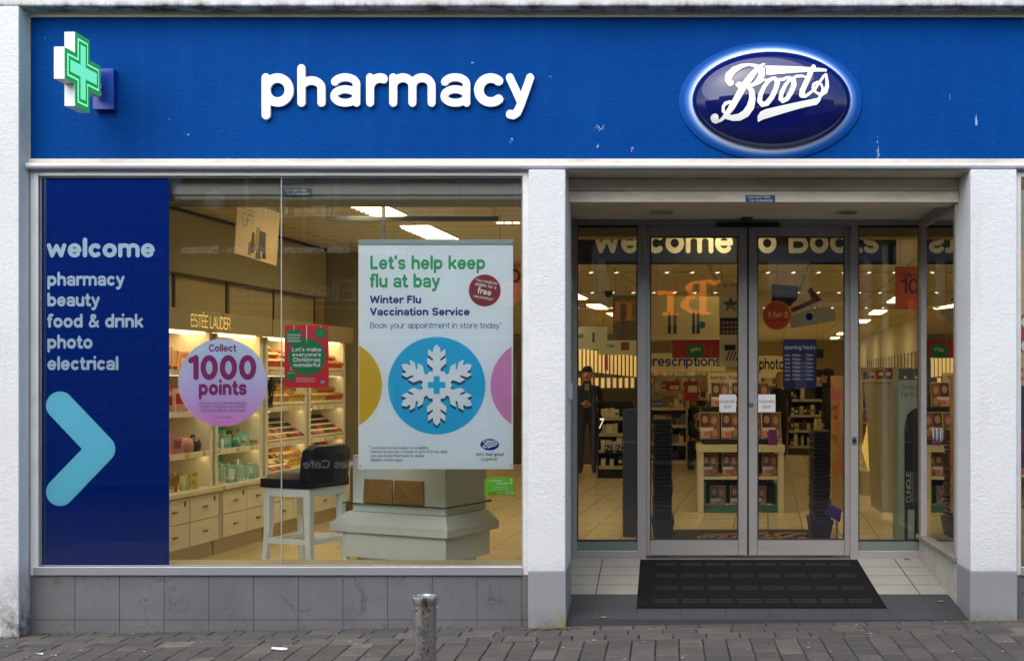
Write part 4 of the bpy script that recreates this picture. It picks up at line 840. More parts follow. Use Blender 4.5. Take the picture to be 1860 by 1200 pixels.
def xmas_poster():
    t = thing('christmas_poster', "red poster with green baubles reading Let's make everyone's Christmas wonderful", 'poster', P(557, 704, ZV))
    m = MB(); RED = mat('poster_red', 'c81834', .4); G = mat('bauble_green', '0d7a46', .4); G2 = mat('bright_green', '33a04a', .4); Wt = mat('poster_white', 'dfe9ea', .5)
    m.pbox(517, 597, 590, 704, ZV, .001, RED); s = ZV/F
    for cx, cy, r in ((534, 612, 15.5), (557.5, 648, 34), (582.5, 604.5, 10.5), (528.5, 682, 9)): m.disc(P(cx, cy, ZV-.0012-.0002*(r > 20)), r*s, r*s, G, 40)
    for x, y0, y1, w in ((534, 590.5, 601, .4), (557, 590.5, 620, .7), (582.5, 591, 595, .4), (528.5, 665, 674, .4)): m.pbox(x-w, x+w, y0, y1, ZV-.002, .0004, Wt)
    for x, y, r in ((534, 601, 1.4), (557, 621, 2.6)): m.disc(P(x, y, ZV-.0024), r*s, r*s, G2, 14)
    put_shape(m, FLAKE_FULL, P(582.5, 604.5, ZV-.0024), RX, UZ, 6.5*s, G2); m.part('sheet', t)
    l = MB(); Zl = ZV-.003
    for tx, a, b, y in (("Let's make", 530.5, 583.5, 638), ("everyone's", 531, 583, 647.3), ('Christmas', 532, 582, 656.8), ('wonderful', 532.5, 581.5, 666)): ptext(l, tx, a, b, y, 7.6, Zl, Wt, w=.14, step=.035)
    for tx, a, b, y in (('Christmas', 522, 546, 610), ('Customer', 522, 545, 615.3), ('Assistants', 522, 546, 620.8)): ptext(l, tx, a, b, y, 4.3, Zl, Wt, w=.12, step=.05)
    ptext(l, 'Apply now', 522, 535, 678, 2, Zl, Wt, w=.12, step=.06)
    for k in range(4): ptext(l, 'Christmas roles open in this store', 538, 574-(k % 2)*4, 687+k*2.3, 1.5, Zl, Wt, w=.09, step=.08)
    l.part('lettering', t)
    l = MB(); l.disc(P(586, 694, ZV-.0012), 5.2*s, 2.9*s, NAVY, 28); put_shape(l, LOGO, P(586, 694, ZV-.003), RX, UZ, 6*s, Wt); l.part('logo', t)
xmas_poster()
def flu_poster():
    Z = ZF+.03; s = Z/F; t = thing('flu_poster', "large pale poster Let's help keep flu at bay with blue snowflake roundel", 'poster', P(791, 852, Z))
    paper = mat('poster_paper', 'e2eef6', .45); m = MB(); m.pbox(651, 932, 436, 851.5, Z, .002, paper); m.part('sheet', t)
    m = MB(); m.pbox(650.5, 932.5, 434.5, 443.5, Z-.012, .011, mat('clear_hanger_bar', '99a7a6', .25, .2)); m.part('hanging_bar', t, None, .002)
    l = MB(); Zl = Z-.0012
    ptext(l, "Let's help keep", 672.5, 881.5, 489.5, 25.5, Zl, GREENI, w=.158, step=.022); ptext(l, 'flu at bay', 672, 799, 522.5, 25.5, Zl, GREENI, w=.158, step=.022)
    ptext(l, 'Winter Flu', 672, 765, 551, 14.5, Zl, NAVYI, w=.168, step=.025); ptext(l, 'Vaccination Service', 672, 853, 573, 14.5, Zl, NAVYI, w=.168, step=.025)
    ptext(l, 'Book your appointment in store today', 672.5, 907, 596, 10.8, Zl, NAVYI, w=.085, step=.03); ptext(l, '*', 908, 912, 594, 8, Zl, NAVYI, w=.07)
    for tx, x1, y in (('Vaccination service subject to availability', 778, 815), ('Selected stores only. A charge of up to €20 may apply', 813, 822), ('Ask your Boots Pharmacist for details', 770, 829.5), ('Eligibility criteria apply', 731, 837)): ptext(l, tx, 673, x1, y, 4.6, Zl, NAVYI, w=.1, step=.05)
    ptext(l, '*', 669, 672, 814, 5, Zl, NAVYI, w=.08)
    ptext(l, "let's feel good", 865.5, 914.5, 827.5, 6, Zl, NAVYI, w=.13, step=.04); ptext(l, 'together', 874, 904, 836, 6, Zl, GREENI, w=.13, step=.04); l.part('lettering', t)
    r = MB(); cz = (793.2, 700)
    r.disc(P(*cz, Z-.001), 88.5*s, 88.5*s, mat('cyan_roundel', '10b0e2', .4), 80); r.part('roundel', t)
    r = MB(); dk = mat('snowflake_shadow', '0c4666', .45); pts = [(x, y) for x, y in FLAKE_FULL[0]]
    for k in range(1, 6): put_shape(r, FLAKE_FULL, P(cz[0], cz[1]-1+k*1.05, Z-.0016-(.00001*(6-k)*4)), RX, UZ, 74*s, dk)
    put_shape(r, FLAKE, P(cz[0], cz[1]-1, Z-.0026), RX, UZ, 74*s, mat('snowflake_white', 'e8eef4', .45))
    q = 16*s; c = P(cz[0], cz[1]-1, Z-.0022); b_ = mat('cyan_roundel', '', .4)
    for w, h in ((5.9*s, q*1.05), (q*1.05, 5.8*s)): r.add([c+Vector((-w, -.0001*(w > h), -h)), c+Vector((w, -.0001*(w > h), -h)), c+Vector((w, -.0001*(w > h), h)), c+Vector((-w, -.0001*(w > h), h))], [(0, 1, 2, 3)], b_)
    r.part('snowflake', t)
    def seg(cx, x_edge, R_, mt, nm):
        p = MB(); pts = [P(cx+R_*math.cos(R(a)), 699.5-R_*math.sin(R(a)), Z-.001) for a in range(0, 360, 3)]
        pts = [q_ for q_ in pts if (q_.x > X(651.3, Z) if cx < 793 else q_.x < X(931.7, Z))]
        if cx > 793: i = max(range(len(pts)), key=lambda k: abs(pts[k].z-pts[k-1].z)); pts = pts[i:]+pts[:i]
        p.poly(pts, mt); p.part(nm, t)
    seg(610, 651, 84, mat('mustard_roundel', 'cdac18', .45), 'mustard_circle'); seg(975, 932, 84, mat('pink_roundel', 'd088c0', .45), 'pink_circle')
    b = MB(); b.disc(P(880.5, 527.5, Z-.001), 29*s, 29*s, mat('crimson_badge', '86142b', .45), 48); Wt = MATS['poster_white']; ca, sa = math.cos(R(-11)), math.sin(R(-11)); u, v = Vector((ca, 0, sa)), Vector((-sa, 0, ca))
    for tx, dy, wd, cp, w in (('You could be', 14, 40, 5.6, .11), ('eligible for a', 6.3, 39, 5.6, .11), ('free', -7.5, 25, 11.5, .15), ('vaccination*', -15.5, 37, 5.2, .11)): text(b, tx, P(880.5, 527.5, Zl-.001)+v*(dy*s), cp*s, Wt, w=w, ux=u, uy=v, fit=wd*s, align='c', step=.035)
    b.part('badge', t)
    g = MB(); g.disc(P(889.5, 807, Z-.001), 17*s, 10.5*s, NAVY, 40); put_shape(g, LOGO, P(889.5, 807, Z-.002), RX, UZ, 19.5*s, Wt); g.part('logo', t)
    k = MB()
    for px, py in ((655, 846), (928, 845), (655, 440), (928, 440)): k.tube(P(px, py, Z), P(px, py, Z-.004), .006, m=M_STEEL, n=10)
    k.part('grommet', t)
flu_poster()
def repak():
    t = thing('green_sticker', 'small lime green sticker A Repak member below the large poster', 'sticker', P(907, 902, ZV)); m = MB(); s = ZV/F
    def flag(d): return [P(880+d, 869+d*.7, ZV), *[P(880+d+(55-2*d)*k/8, 867.5+d-3.2*math.sin(math.pi*k/8), ZV) for k in range(1, 8)], P(935-d, 869+d*.7, ZV), P(935-d, 902-d, ZV), *[P(935-d-(55-2*d)*k/8, 899.5-d-2*math.sin(math.pi*k/8)+1, ZV) for k in range(1, 8)], P(880+d, 901-d, ZV)]
    m.poly(flag(0), mat('yellow_border', 'a9a61f', .45)); m.poly([p-Vector((0, .001, 0)) for p in flag(1.8)], mat('lime_print', '78c832', .45)); m.part('print', t)
    l = MB(); Wt = MATS['poster_white']; Z = ZV-.0022
    ptext(l, 'A Repak', 888, 911, 874.5, 4.4, Z, Wt, w=.11, step=.05); ptext(l, 'member', 903, 926, 879.5, 4.4, Z, Wt, w=.11, step=.05); ptext(l, 'Working together for a', 896, 922, 885, 2.2, Z, Wt, w=.08, step=.08); ptext(l, 'cleaner environment', 893, 923, 889, 2.2, Z, Wt, w=.08, step=.08)
    l.pbox(919.5, 932, 892.5, 896.5, Z+.0005, .0003, Wt); ptext(l, '2012', 920.5, 931, 896, 3.2, Z, M_BLACK, w=.14, step=.06); ptext(l, 'repak', 888, 902, 896.5, 3.4, Z, mat('dark_green_ink', '1d4d1c', .5), w=.12, step=.06)
    for y in (870.5, 876): l.disc(P(929, y, Z), 2*s, 2*s, Wt, 12)
    l.part('lettering', t)
repak()

# ============================================================ COSMETICS WALL inside the display window
TT = Vector((.1133, .9936, 0)); NN = Vector((.9936, -.1133, 0)); O0 = Vector((-3.68, 8.62, 0))
WM = Matrix(((NN.x, TT.x, 0, O0.x), (NN.y, TT.y, 0, O0.y), (0, 0, 1, 0), (0, 0, 0, 1)))       # local (w outwards, u along, z up) -> world
def WB(mb, w0, w1, u0, u1, z0, z1, m): return mb.box(w0, w1, u0, u1, z0, z1, m, WM)
def wall_pt(w, u, z): return WM @ Vector((w, u, z))
GOLD = mat('gold_letters', 'ffdf80', .3, .2, emit=.25); LED = mat('warm_led_strip', 'ffe2a6', .5, emit=2.2); M_SHELFB = mat('cream_shelf_back', 'd6c898', .5, var=.04, vscale=2)  # gold letters get a faint glow standing in for reflected light
BAYS = [(-.62, .76), (.80, 1.64), (1.70, 2.57), (2.61, 3.52)]
SHZ = (1.05, 1.37, 1.69); CT = .772
names = ['cream cosmetics cabinet nearest the navy vinyl with pink boxes on its shelves', 'cream cosmetics cabinet with green glass bottles behind the round sticker', 'cream cosmetics cabinet with tester trays behind the red poster', 'farthest cream cosmetics cabinet with tester trays right of the red poster']
rp0 = random.Random(4); TK = mat('white_price_ticket', 'e4e0d0', .6); TK2 = mat('ochre_price_ticket', 'c9a860', .6)
def cabinet(i, u0, u1):
    t = thing('cosmetics_cabinet', names[i], 'shelving unit', wall_pt(-.2, (u0+u1)/2, FL), 'cream cosmetics cabinets along the wall')
    m = MB(); WB(m, -.42, -.02, u0, u1, .34, .73, M_CREAMSHELF); WB(m, -.42, -.07, u0, u1, FL, .339, mat('cream_kickboard', 'c4b48c', .5)); WB(m, -.44, -.405, u0, u1, .774, 2.48, M_SHELFB)
    for u in (u0, u1-.05): WB(m, -.404, -.06, u, u+.05, .774, 2.0, M_CREAMSHELF)
    m.part('carcass', t, None, .002)
    m = MB(); WB(m, -.404, .03, u0, u1, .735, .772, M_CREAMSHELF); m.part('counter', t, None, .004)
    for z in SHZ:
        m = MB(); WB(m, -.403, -.05, u0+.052, u1-.052, z-.03, z, M_CREAMSHELF); WB(m, -.05, -.044, u0+.052, u1-.052, z-.035, z+.012, mat('clear_shelf_lip', 'e6dcc0', .2)); WB(m, -.12, -.09, u0+.06, u1-.06, z-.036, z-.031, mat('shelf_led', 'ffe2a6', .5, emit=2.4)); 
        for k in range(int((u1-u0-.14)/.085)):
            if rp0.random() < .75: uu = u0+.07+k*.085+rp0.uniform(0, .02); WB(m, -.0435, -.0425, uu, uu+rp0.choice((.03, .045, .06)), z-.03, z+.004, rp0.choice((TK, TK, TK2)))
        m.part('shelf', t)
    m = MB(); WB(m, -.40, .02, u0-.02, u1+.02, 2.005, 2.16, mat('header_board', '9a8c62', .5)); m.part('header', t, None, .003)
    m = MB(); WB(m, -.3, -.1, u0+.05, u1-.05, 1.992, 2.004, LED); m.part('strip_light', t)
    m = MB(); WB(m, -.404, -.40, u0, u1, 2.161, 2.48, M_TAN); WB(m, -.4, -.396, u1-.014, u1+.012, 2.161, 2.48, M_DARK); m.part('upper_panel', t)
    n = 2 if u1-u0 < 1 else 3; du = (u1-u0-.03)/n
    for k in range(n):
        for r_ in range(2):
            a = u0+.015+k*du; m = MB(); WB(m, -.019, 0, a+.004, a+du-.004, .345+r_*.19, .345+r_*.19+.184, M_CREAMSHELF); d = m.part('drawer', t, None, .002)
            kb = MB(); zc = .345+r_*.19+.095; uc = a+du/2; WB(kb, .0, .016, uc-.028, uc+.028, zc-.008, zc+.008, M_STEEL); kb.part('handle', d)
            if r_: kb = MB(); WB(kb, .0, .003, a+du*.82, a+du*.82+.02, zc+.03, zc+.07, M_BLACK); kb.part('lock', d)
    return t
for i, (a, b) in enumerate(BAYS): cabinet(i, a, b)
m = MB(); WB(m, -.44, -.3, -.7, 3.6, 2.481, CH-.002, M_BULK); WB(m, -.3, -.292, -.7, 3.6, CH-.03, CH-.003, M_DARK); m.box(-5.4, wall_pt(-.44, 3.6, 0).x, 12.1, 12.2, FL, CH-.001, M_BULK)
c0 = wall_pt(-.36, 3.6, 0); m.box(c0.x-.05, c0.x+1.5, c0.y+.3, c0.y+.4, FL, CH-.001, M_BULK); m.obj('bulkhead', 'taupe bulkhead wall above the cream cosmetics cabinets', 'wall')
o = thing('brand_sign', 'slim gold capital letters on the cabinet header above the round sticker', 'sign', wall_pt(.025, .5, 2.03))
m = MB(); text(m, 'ESTÉE LAUDER', wall_pt(.024, .27, 2.028), .098, GOLD, w=.07, ux=TT, uy=UZ, fit=.62, step=.03); m.part('lettering', o)

# products: prototype meshes, then one object each
PROD = {}
def proto(key, f): 
    if key not in PROD: m = MB(); f(m); PROD[key] = m.mesh(key)
    return PROD[key]
rp = random.Random(21)
def product(me, name, label, cat, group, loc, rz=0, s=1):
    o = bpy.data.objects.new(name, me); SC.collection.objects.link(o); o.location = loc; o.rotation_euler.z = rz; o.scale = (s, s, s); return setp(o, label, cat, group)
def bottle_mesh(kind, c, cap, glass=False):
    cm = mat(('glass_' if glass else 'pack_')+c, c, .12 if glass else .35, spec=.6, coat=.3); pm = mat('cap_'+cap, cap, .25, .5 if cap in ('c9a24a', 'b9b9b9') else 0)
    key = f'{kind}_{c}_{cap}'
    def f(m):
        if kind == 'tall': m.lathe([(.02, 0), (.022, .004), (.022, .10), (.012, .115)], cm, n=12); m.lathe([(.012, .114), (.013, .118), (.013, .15)], pm, n=12)
        if kind == 'flask': m.lathe([(.028, 0), (.034, .01), (.036, .05), (.022, .085), (.01, .09)], cm, n=14); m.lathe([(.014, .09), (.015, .12)], pm, n=12)
        if kind == 'square': m.box(-.028, .028, -.016, .016, 0, .10, cm); m.box(-.012, .012, -.012, .012, .1005, .13, pm); m.box(-.018, .018, -.0168, -.016, .03, .07, pm)
        if kind == 'box': m.box(-.035, .035, -.022, .022, 0, .14, cm); m.box(-.024, .024, -.0228, -.022, .05, .11, pm)
        if kind == 'jar': m.lathe([(.028, 0), (.03, .004), (.03, .03)], cm, n=16); m.lathe([(.031, .03), (.031, .048)], pm, n=16)
        if kind == 'compact': m.lathe([(.045, 0), (.06, .02), (.064, .06), (.05, .11), (.02, .12)], cm, n=16); m.lathe([(.02, .12), (.014, .14)], pm, n=10)
        if kind == 'tube': m.lathe([(.016, 0), (.018, .03)], pm, n=10); m.box(-.02, .02, -.01, .01, .031, .14, cm)
    return proto(key, f)
def shelf_items(i, z, kinds, n, name, label, cat, group, u0=None, u1=None, w0=-.34, w1=-.09, smin=.85, smax=1.25):
    a, b = BAYS[i]; a = (a+.08) if u0 is None else u0; b = (b-.08) if u1 is None else u1
    n = int(n*1.6)
    for k in range(n):
        u = a+(b-a)*(k+.5)/n+rp.uniform(-.015, .015); w = (w1-.02, w0+.06, (w0+w1)/2)[k % 3]+rp.uniform(-.025, .025); kd = kinds[rp.randrange(len(kinds))]
        p = wall_pt(w, u, z+.001); product(bottle_mesh(*kd), name, label, cat, group, p, R(-83.5)+math.pi/2*0+rp.uniform(-.3, .3)+math.pi/2, rp.uniform(smin, smax)*.9)
g = 'products on the shelves of the nearest cream cabinet'
shelf_items(0, SHZ[2], [('tube', 'd8b090', '8a5a3a'), ('jar', 'c9a080', '6a3a28'), ('box', 'c9926a', 'd8c9a0'), ('box', 'b8664c', 'e0cda8'), ('box', 'c98c78', 'e6d6b8')], 11, 'gift_box', 'orange tan carton on the top shelf of the nearest cabinet', 'carton', 'cartons on the top shelf of the nearest cabinet', u0=0, smin=1.0, smax=1.4)
shelf_items(0, SHZ[1], [('tall', 'e08a6a', 'f0d8c0'), ('box', 'e8b8a0', 'c23a34'), ('box', 'd4543c', 'e8a58c'), ('box', 'd98a78', 'f0d0c0'), ('tall', 'd8564a', 'e8d8c0'), ('box', 'c23a34', 'e6b0a0')], 9, 'coral_carton', 'coral red pack on the shelf left of the round sticker', 'pack', 'coral packs left of the round sticker', u0=0, smin=1.1, smax=1.6)
shelf_items(0, SHZ[0], [('tube', 'e0b8c0', 'f0e0dc'), ('tall', 'd8a0ac', 'c9a24a'), ('box', 'c98aa0', 'e6c8c8'), ('box', 'b9687c', 'e9d6cf'), ('box', 'd0a0a8', 'c26a80')], 7, 'pink_carton', 'pink carton standing on the shelf below the round sticker', 'carton', 'pink cartons on the lower shelf', u0=0, u1=.36, smin=1.0, smax=1.35)
for u, c, l in ((.45, 'b98878', 'rounded dusky pink powder bottle on the lower shelf beside pink cartons'), (.56, '2a1c1c', 'rounded black powder bottle on the lower shelf beside the dusky pink one')): product(bottle_mesh('compact', c, c), 'powder_bottle', l, 'bottle', None, wall_pt(-.12, u, SHZ[0]+.001))
shelf_items(0, CT, [('square', 'c9cf7a', 'c9a24a', True), ('box', 'e8dfb8', 'c9a24a'), ('tall', 'e6e2c4', '2a2420', True), ('jar', 'd8d2a4', 'b9b9b9', True), ('square', 'a8662c', 'c9a24a', True), ('tall', 'd0d490', 'b9b9b9', True), ('square', 'b6c87a', 'd8d0a0', True), ('square', '7a1c28', 'c9a24a', True), ('flask', 'dcd8a8', 'b9b9b9', True)], 15, 'perfume_bottle', 'pale green or amber perfume bottle on the counter beside the navy vinyl', 'perfume', 'perfume bottles on the nearest counter', u0=-.05, u1=.62, w1=-.05, smin=.8, smax=1.25)
shelf_items(1, SHZ[0], [('box', '5a3a30', 'c9a080'), ('tall', 'cfe0d4', 'b9b9b9', True), ('tall', '2f9a78', 'c9a24a', True), ('square', '6ab59a', 'd9e2c8', True), ('tall', '8fc9b0', 'b9b9b9', True), ('jar', '7fb89c', 'c9a24a', True), ('box', '7fb8a4', 'c6d8c0'), ('flask', '1f7f6a', 'c9a24a', True)], 14, 'green_bottle', 'green glass bottle or jar on the shelf just under the round sticker', 'bottle', 'green bottles under the round sticker', smin=.8, smax=1.15)
shelf_items(1, CT, [('tall', '9cc4ae', 'd4dcd0', True), ('tube', 'a6ccb8', 'c9d8cc'), ('tall', 'b8d4c4', 'b9b9b9', True), ('box', '8fb8a6', 'd6e2d6'), ('jar', '9fc2ae', 'e0e4d8', True)], 20, 'lotion_bottle', 'pale mint lotion bottle on the counter left of the bar stool', 'bottle', 'mint lotion bottles left of the bar stool', w1=-.04, smin=.85, smax=1.25)
shelf_items(1, SHZ[1], [('box', 'b9a878', '8a7440'), ('tall', 'c2b078', 'c9a24a'), ('tube', 'b0a070', '6a5a30')], 8, 'gold_carton', 'beige skincare pack on the shelf behind the round sticker', 'pack', 'beige packs behind the round sticker', smin=.8, smax=1.1)
m = MB(); a, b = BAYS[1]; WB(m, -.404, -.399, a+.06, b-.06, SHZ[0]+.002, SHZ[1]-.04, mat('green_glow_backdrop', '7fb37a', .5)); m.obj('green_glow_backdrop', 'shelf back painted with green glow behind the green bottles', 'backdrop')  # back panels coloured green to stand for the green glow in this bay
m = MB(); WB(m, -.404, -.399, a+.06, b-.06, CT+.002, SHZ[0]-.04, MATS['green_glow_backdrop']); m.obj('green_glow_backdrop', 'shelf back painted with green glow behind the mint lotion bottles on the counter', 'backdrop')
def brush_pot():
    t = thing('brush_pot', 'clear pot of black make-up brushes beside the pane joint', 'brush pot', wall_pt(-.1, 1.78, SHZ[1])); c = wall_pt(-.08, 1.78, SHZ[1]+.001)
    m = MB(); m.lathe([(.045, 0), (.05, .09)], M_CLEAR, c=c, n=16); m.part('pot', t)
    m = MB()
    for k in range(22): v = Vector((rp.uniform(-.07, .07), rp.uniform(-.05, .05), rp.uniform(.15, .23))); m.tube(c+Vector((v.x*.4, v.y*.4, .005)), c+v, .003, .004, M_BLACK, 6); m.tube(c+v, c+v*1.18, .006, .009, mat('brush_hair', '2c2018', .8), 6)
    m.part('brush', t)
brush_pot()
SHADES = ['c9a24a', '8a2f26', '3a1f18', 'd2a888', 'b06048', '1a1412', 'e0c8a0', '6a3a28', 'c23a2a', '2a2422']
def tester(key, colours, rows, cols, sticks):
    def f(m):
        hold = mat('ivory_tester_tray', 'e6dab0', .3); sl = .62; w, d = .39, .31; ca, sa = math.cos(sl), math.sin(sl)
        M = Matrix.Rotation(sl, 4, 'X'); m.box(-w/2, w/2, -.0, d, 0, .03, hold, M); m.box(-w/2, w/2, .02, d*ca-.02, 0, .012, hold)
        rr = random.Random(key)
        for r_ in range(rows):
            for c in range(cols):
                x = -w/2+w*(c+.5)/cols; y = d*(r_+.5)/rows; cc = mat('shade_'+colours[rr.randrange(len(colours))], colours[rr.randrange(len(colours))], .3)
                if sticks: m.box(x-.009, x+.009, y-.016, y+.02, .031, .075, cc, M); m.box(x-.009, x+.009, y-.016, y+.02, .0755, .092, mat('tester_gold', 'c9a24a', .25, .6), M)
                else: m.box(x-.013, x+.013, y-.022, y+.022, .031, .042, cc, M)
    return proto('tester_'+key, f)
K = [('a', SHADES, 4, 9, False), ('b', ['1a1412', '2a2422', 'd9c69a', '6a3a28'], 4, 8, False), ('c', ['c23a2a', '8a2f26', 'b06048', 'd2684a'], 3, 9, True), ('d', ['c9a24a', 'e0c8a0', 'd8b878'], 3, 7, True)]
lay = {(2, 2): 'ca', (2, 1): 'dd', (2, 0): 'ab', (3, 2): 'cc', (3, 1): 'dc', (3, 0): 'bb', (2, -1): 'ad', (3, -1): 'da'}
words = {2: 'above the counter, top shelf', 1: 'on the middle shelf', 0: 'on the lowest shelf', -1: 'on the counter'}
for (i, s_), ks in lay.items():
    a, b = BAYS[i]; z = SHZ[s_] if s_ >= 0 else CT
    for j, kk in enumerate(ks):
        u = a+.05+(b-a-.1)*(j+.5)/2; kd = [q for q in K if q[0] == kk][0]
        where = {2: 'top shelf', 1: 'middle shelf', 0: 'lowest shelf', -1: 'counter'}[s_]; cab = ('cabinet behind the red poster', 'farthest cream cabinet')[i-2]; side = ('nearer', 'farther')[j]
        product(tester(*kd), 'tester_tray', f'{side} sloping make-up tester tray on the {where} of the {cab}', 'tester tray', 'make-up tester trays', wall_pt(-.075 if s_ >= 0 else -.03, u, z+.001), math.atan2(-NN.x, NN.y)*0+R(83.5), 1.05)
for i, (k0, k1) in ((2, (0, 3)), (3, (0, 3))):
    for s_ in (0, 1, 2): shelf_items(i, SHZ[s_], [('box', '2a2420', '6a5a40'), ('box', '1a1614', '8a7440'), ('tall', '3a2c20', 'c9a24a')], 4, 'dark_carton', f'small dark cosmetics carton at the back of the {("lowest", "middle", "top")[s_]} shelf, {("behind the red poster", "farthest cabinet")[i-2]}', 'carton', f'dark cartons {("behind the red poster", "in the farthest cabinet")[i-2]}', w0=-.39, w1=-.36, smin=.7, smax=1)

# ============================================================ STOOL, DISPLAY PLINTH, BAGS
def stool():
    near = Vector((-2.574, 8.40, 0)); L = Vector((-.391, .16, 0)); Rv = Vector((.163, .385, 0)); zs = .835
    t = thing('bar_stool', 'white-legged bar stool with black leather seat and low back', 'stool', near+(L+Rv)/2+UZ*FL)
    wp = mat('white_lacquer', 'dce6ea', .35); lt = mat('black_leather', '0e1120', .38, spec=.5, bump=.12, bscale=30)
    l_, r_ = L.normalized(), Rv.normalized(); Lw, Rw = L.length, Rv.length
    M = Matrix(((l_.x, r_.x, 0, near.x), (l_.y, r_.y, 0, near.y), (0, 0, 1, 0), (0, 0, 0, 1)))
    b = MB(); b.box(.005, Lw-.005, .005, Rw-.005, zs-.065, zs, wp, M); b.part('seat_frame', t, None, .004)
    # cushion, domed
    s = MB(); n = 10; vs = []
    for j in range(n+1):
        for i in range(n+1):
            x, y = i/n, j/n; e = (1-(2*x-1)**6)*(1-(2*y-1)**6); vs.append(M @ Vector((-.012+(Lw+.024)*x, -.012+(Rw+.024)*y, zs+.065+.05*e)))
    lo = [M @ Vector((-.012+(Lw+.024)*x, -.012+(Rw+.024)*y, zs+.001)) for x, y in ((0, 0), (1, 0), (1, 1), (0, 1))]
    s.add(vs, [(j*(n+1)+i, j*(n+1)+i+1, (j+1)*(n+1)+i+1, (j+1)*(n+1)+i) for j in range(n) for i in range(n)], lt, smooth=True)
    rim = [i for i in range(n+1)]+[j*(n+1)+n for j in range(1, n+1)]+[n*(n+1)+i for i in range(n-1, -1, -1)]+[j*(n+1) for j in range(n-1, 0, -1)]
    k = len(s.v); s.add([vs[i] for i in rim]+[Vector((vs[i].x, vs[i].y, zs+.001)) for i in rim], [(i, len(rim)+i, len(rim)+(i+1) % len(rim), (i+1) % len(rim)) for i in range(len(rim))], lt); s.part('seat', t)
    # back: curved slab on the right-hand side
    b = MB(); prof = [(-.005, zs+.02), (-.03, zs+.28), (-.025, zs+.305), (.0, zs+.315), (.05, zs+.31), (.062, zs+.29), (.085, zs+.1), (.09, zs+.02)]
    n = len(prof); vs = []; m_ = 8
    for j in range(m_+1):
        y = -.012+(Rw+.024)*j/m_; bow = .03*(1-(2*j/m_-1)**2)
        ins = .03 if j in (0, m_) else 0
        for x, z in prof: vs.append(M @ Vector((x-bow+.0, y, z-(ins if z > zs+.2 else 0))))
    b.add(vs, [(j*n+i, (j+1)*n+i, (j+1)*n+(i+1) % n, j*n+(i+1) % n) for j in range(m_) for i in range(n)]+[list(range(n)), list(range(m_*n+n-1, m_*n-1, -1))], lt); b.part('backrest', t, None, .01, 3)
    for x, y, sx_, sy_ in ((.03, .03, -1, -1), (Lw-.03, .03, 1, -1), (.03, Rw-.03, -1, 1), (Lw-.03, Rw-.03, 1, 1)):
        b = MB(); pts = [(0, zs-.06, .028), (.002, zs-.3, .025), (.02, .4, .022), (.045, FL, .02)]; pr = []
        for d, z, h in pts: pr += [M @ Vector((x+sx_*d*(.9 if sx_ < 0 else .4)+a*h, y+sy_*d*.6+c*h, z)) for a, c in ((-1, -1), (1, -1), (1, 1), (-1, 1))]
        b.add(pr, [(k*4+i, k*4+(i+1) % 4, k*4+4+(i+1) % 4, k*4+4+i) for k in range(3) for i in range(4)]+[(0, 1, 2, 3), (15, 14, 13, 12)], wp); b.part('leg', t, None, .003)
    for a in ((.0, Lw-.02, .0, .03), (.0, .03, .0, Rw), (Lw-.05, Lw-.02, 0, Rw), (0, Lw, Rw-.03, Rw)): b = MB(); b.box(a[0], a[1], a[2], a[3], .425, .46, wp, M); b.part('stretcher', t, None, .003)
stool()
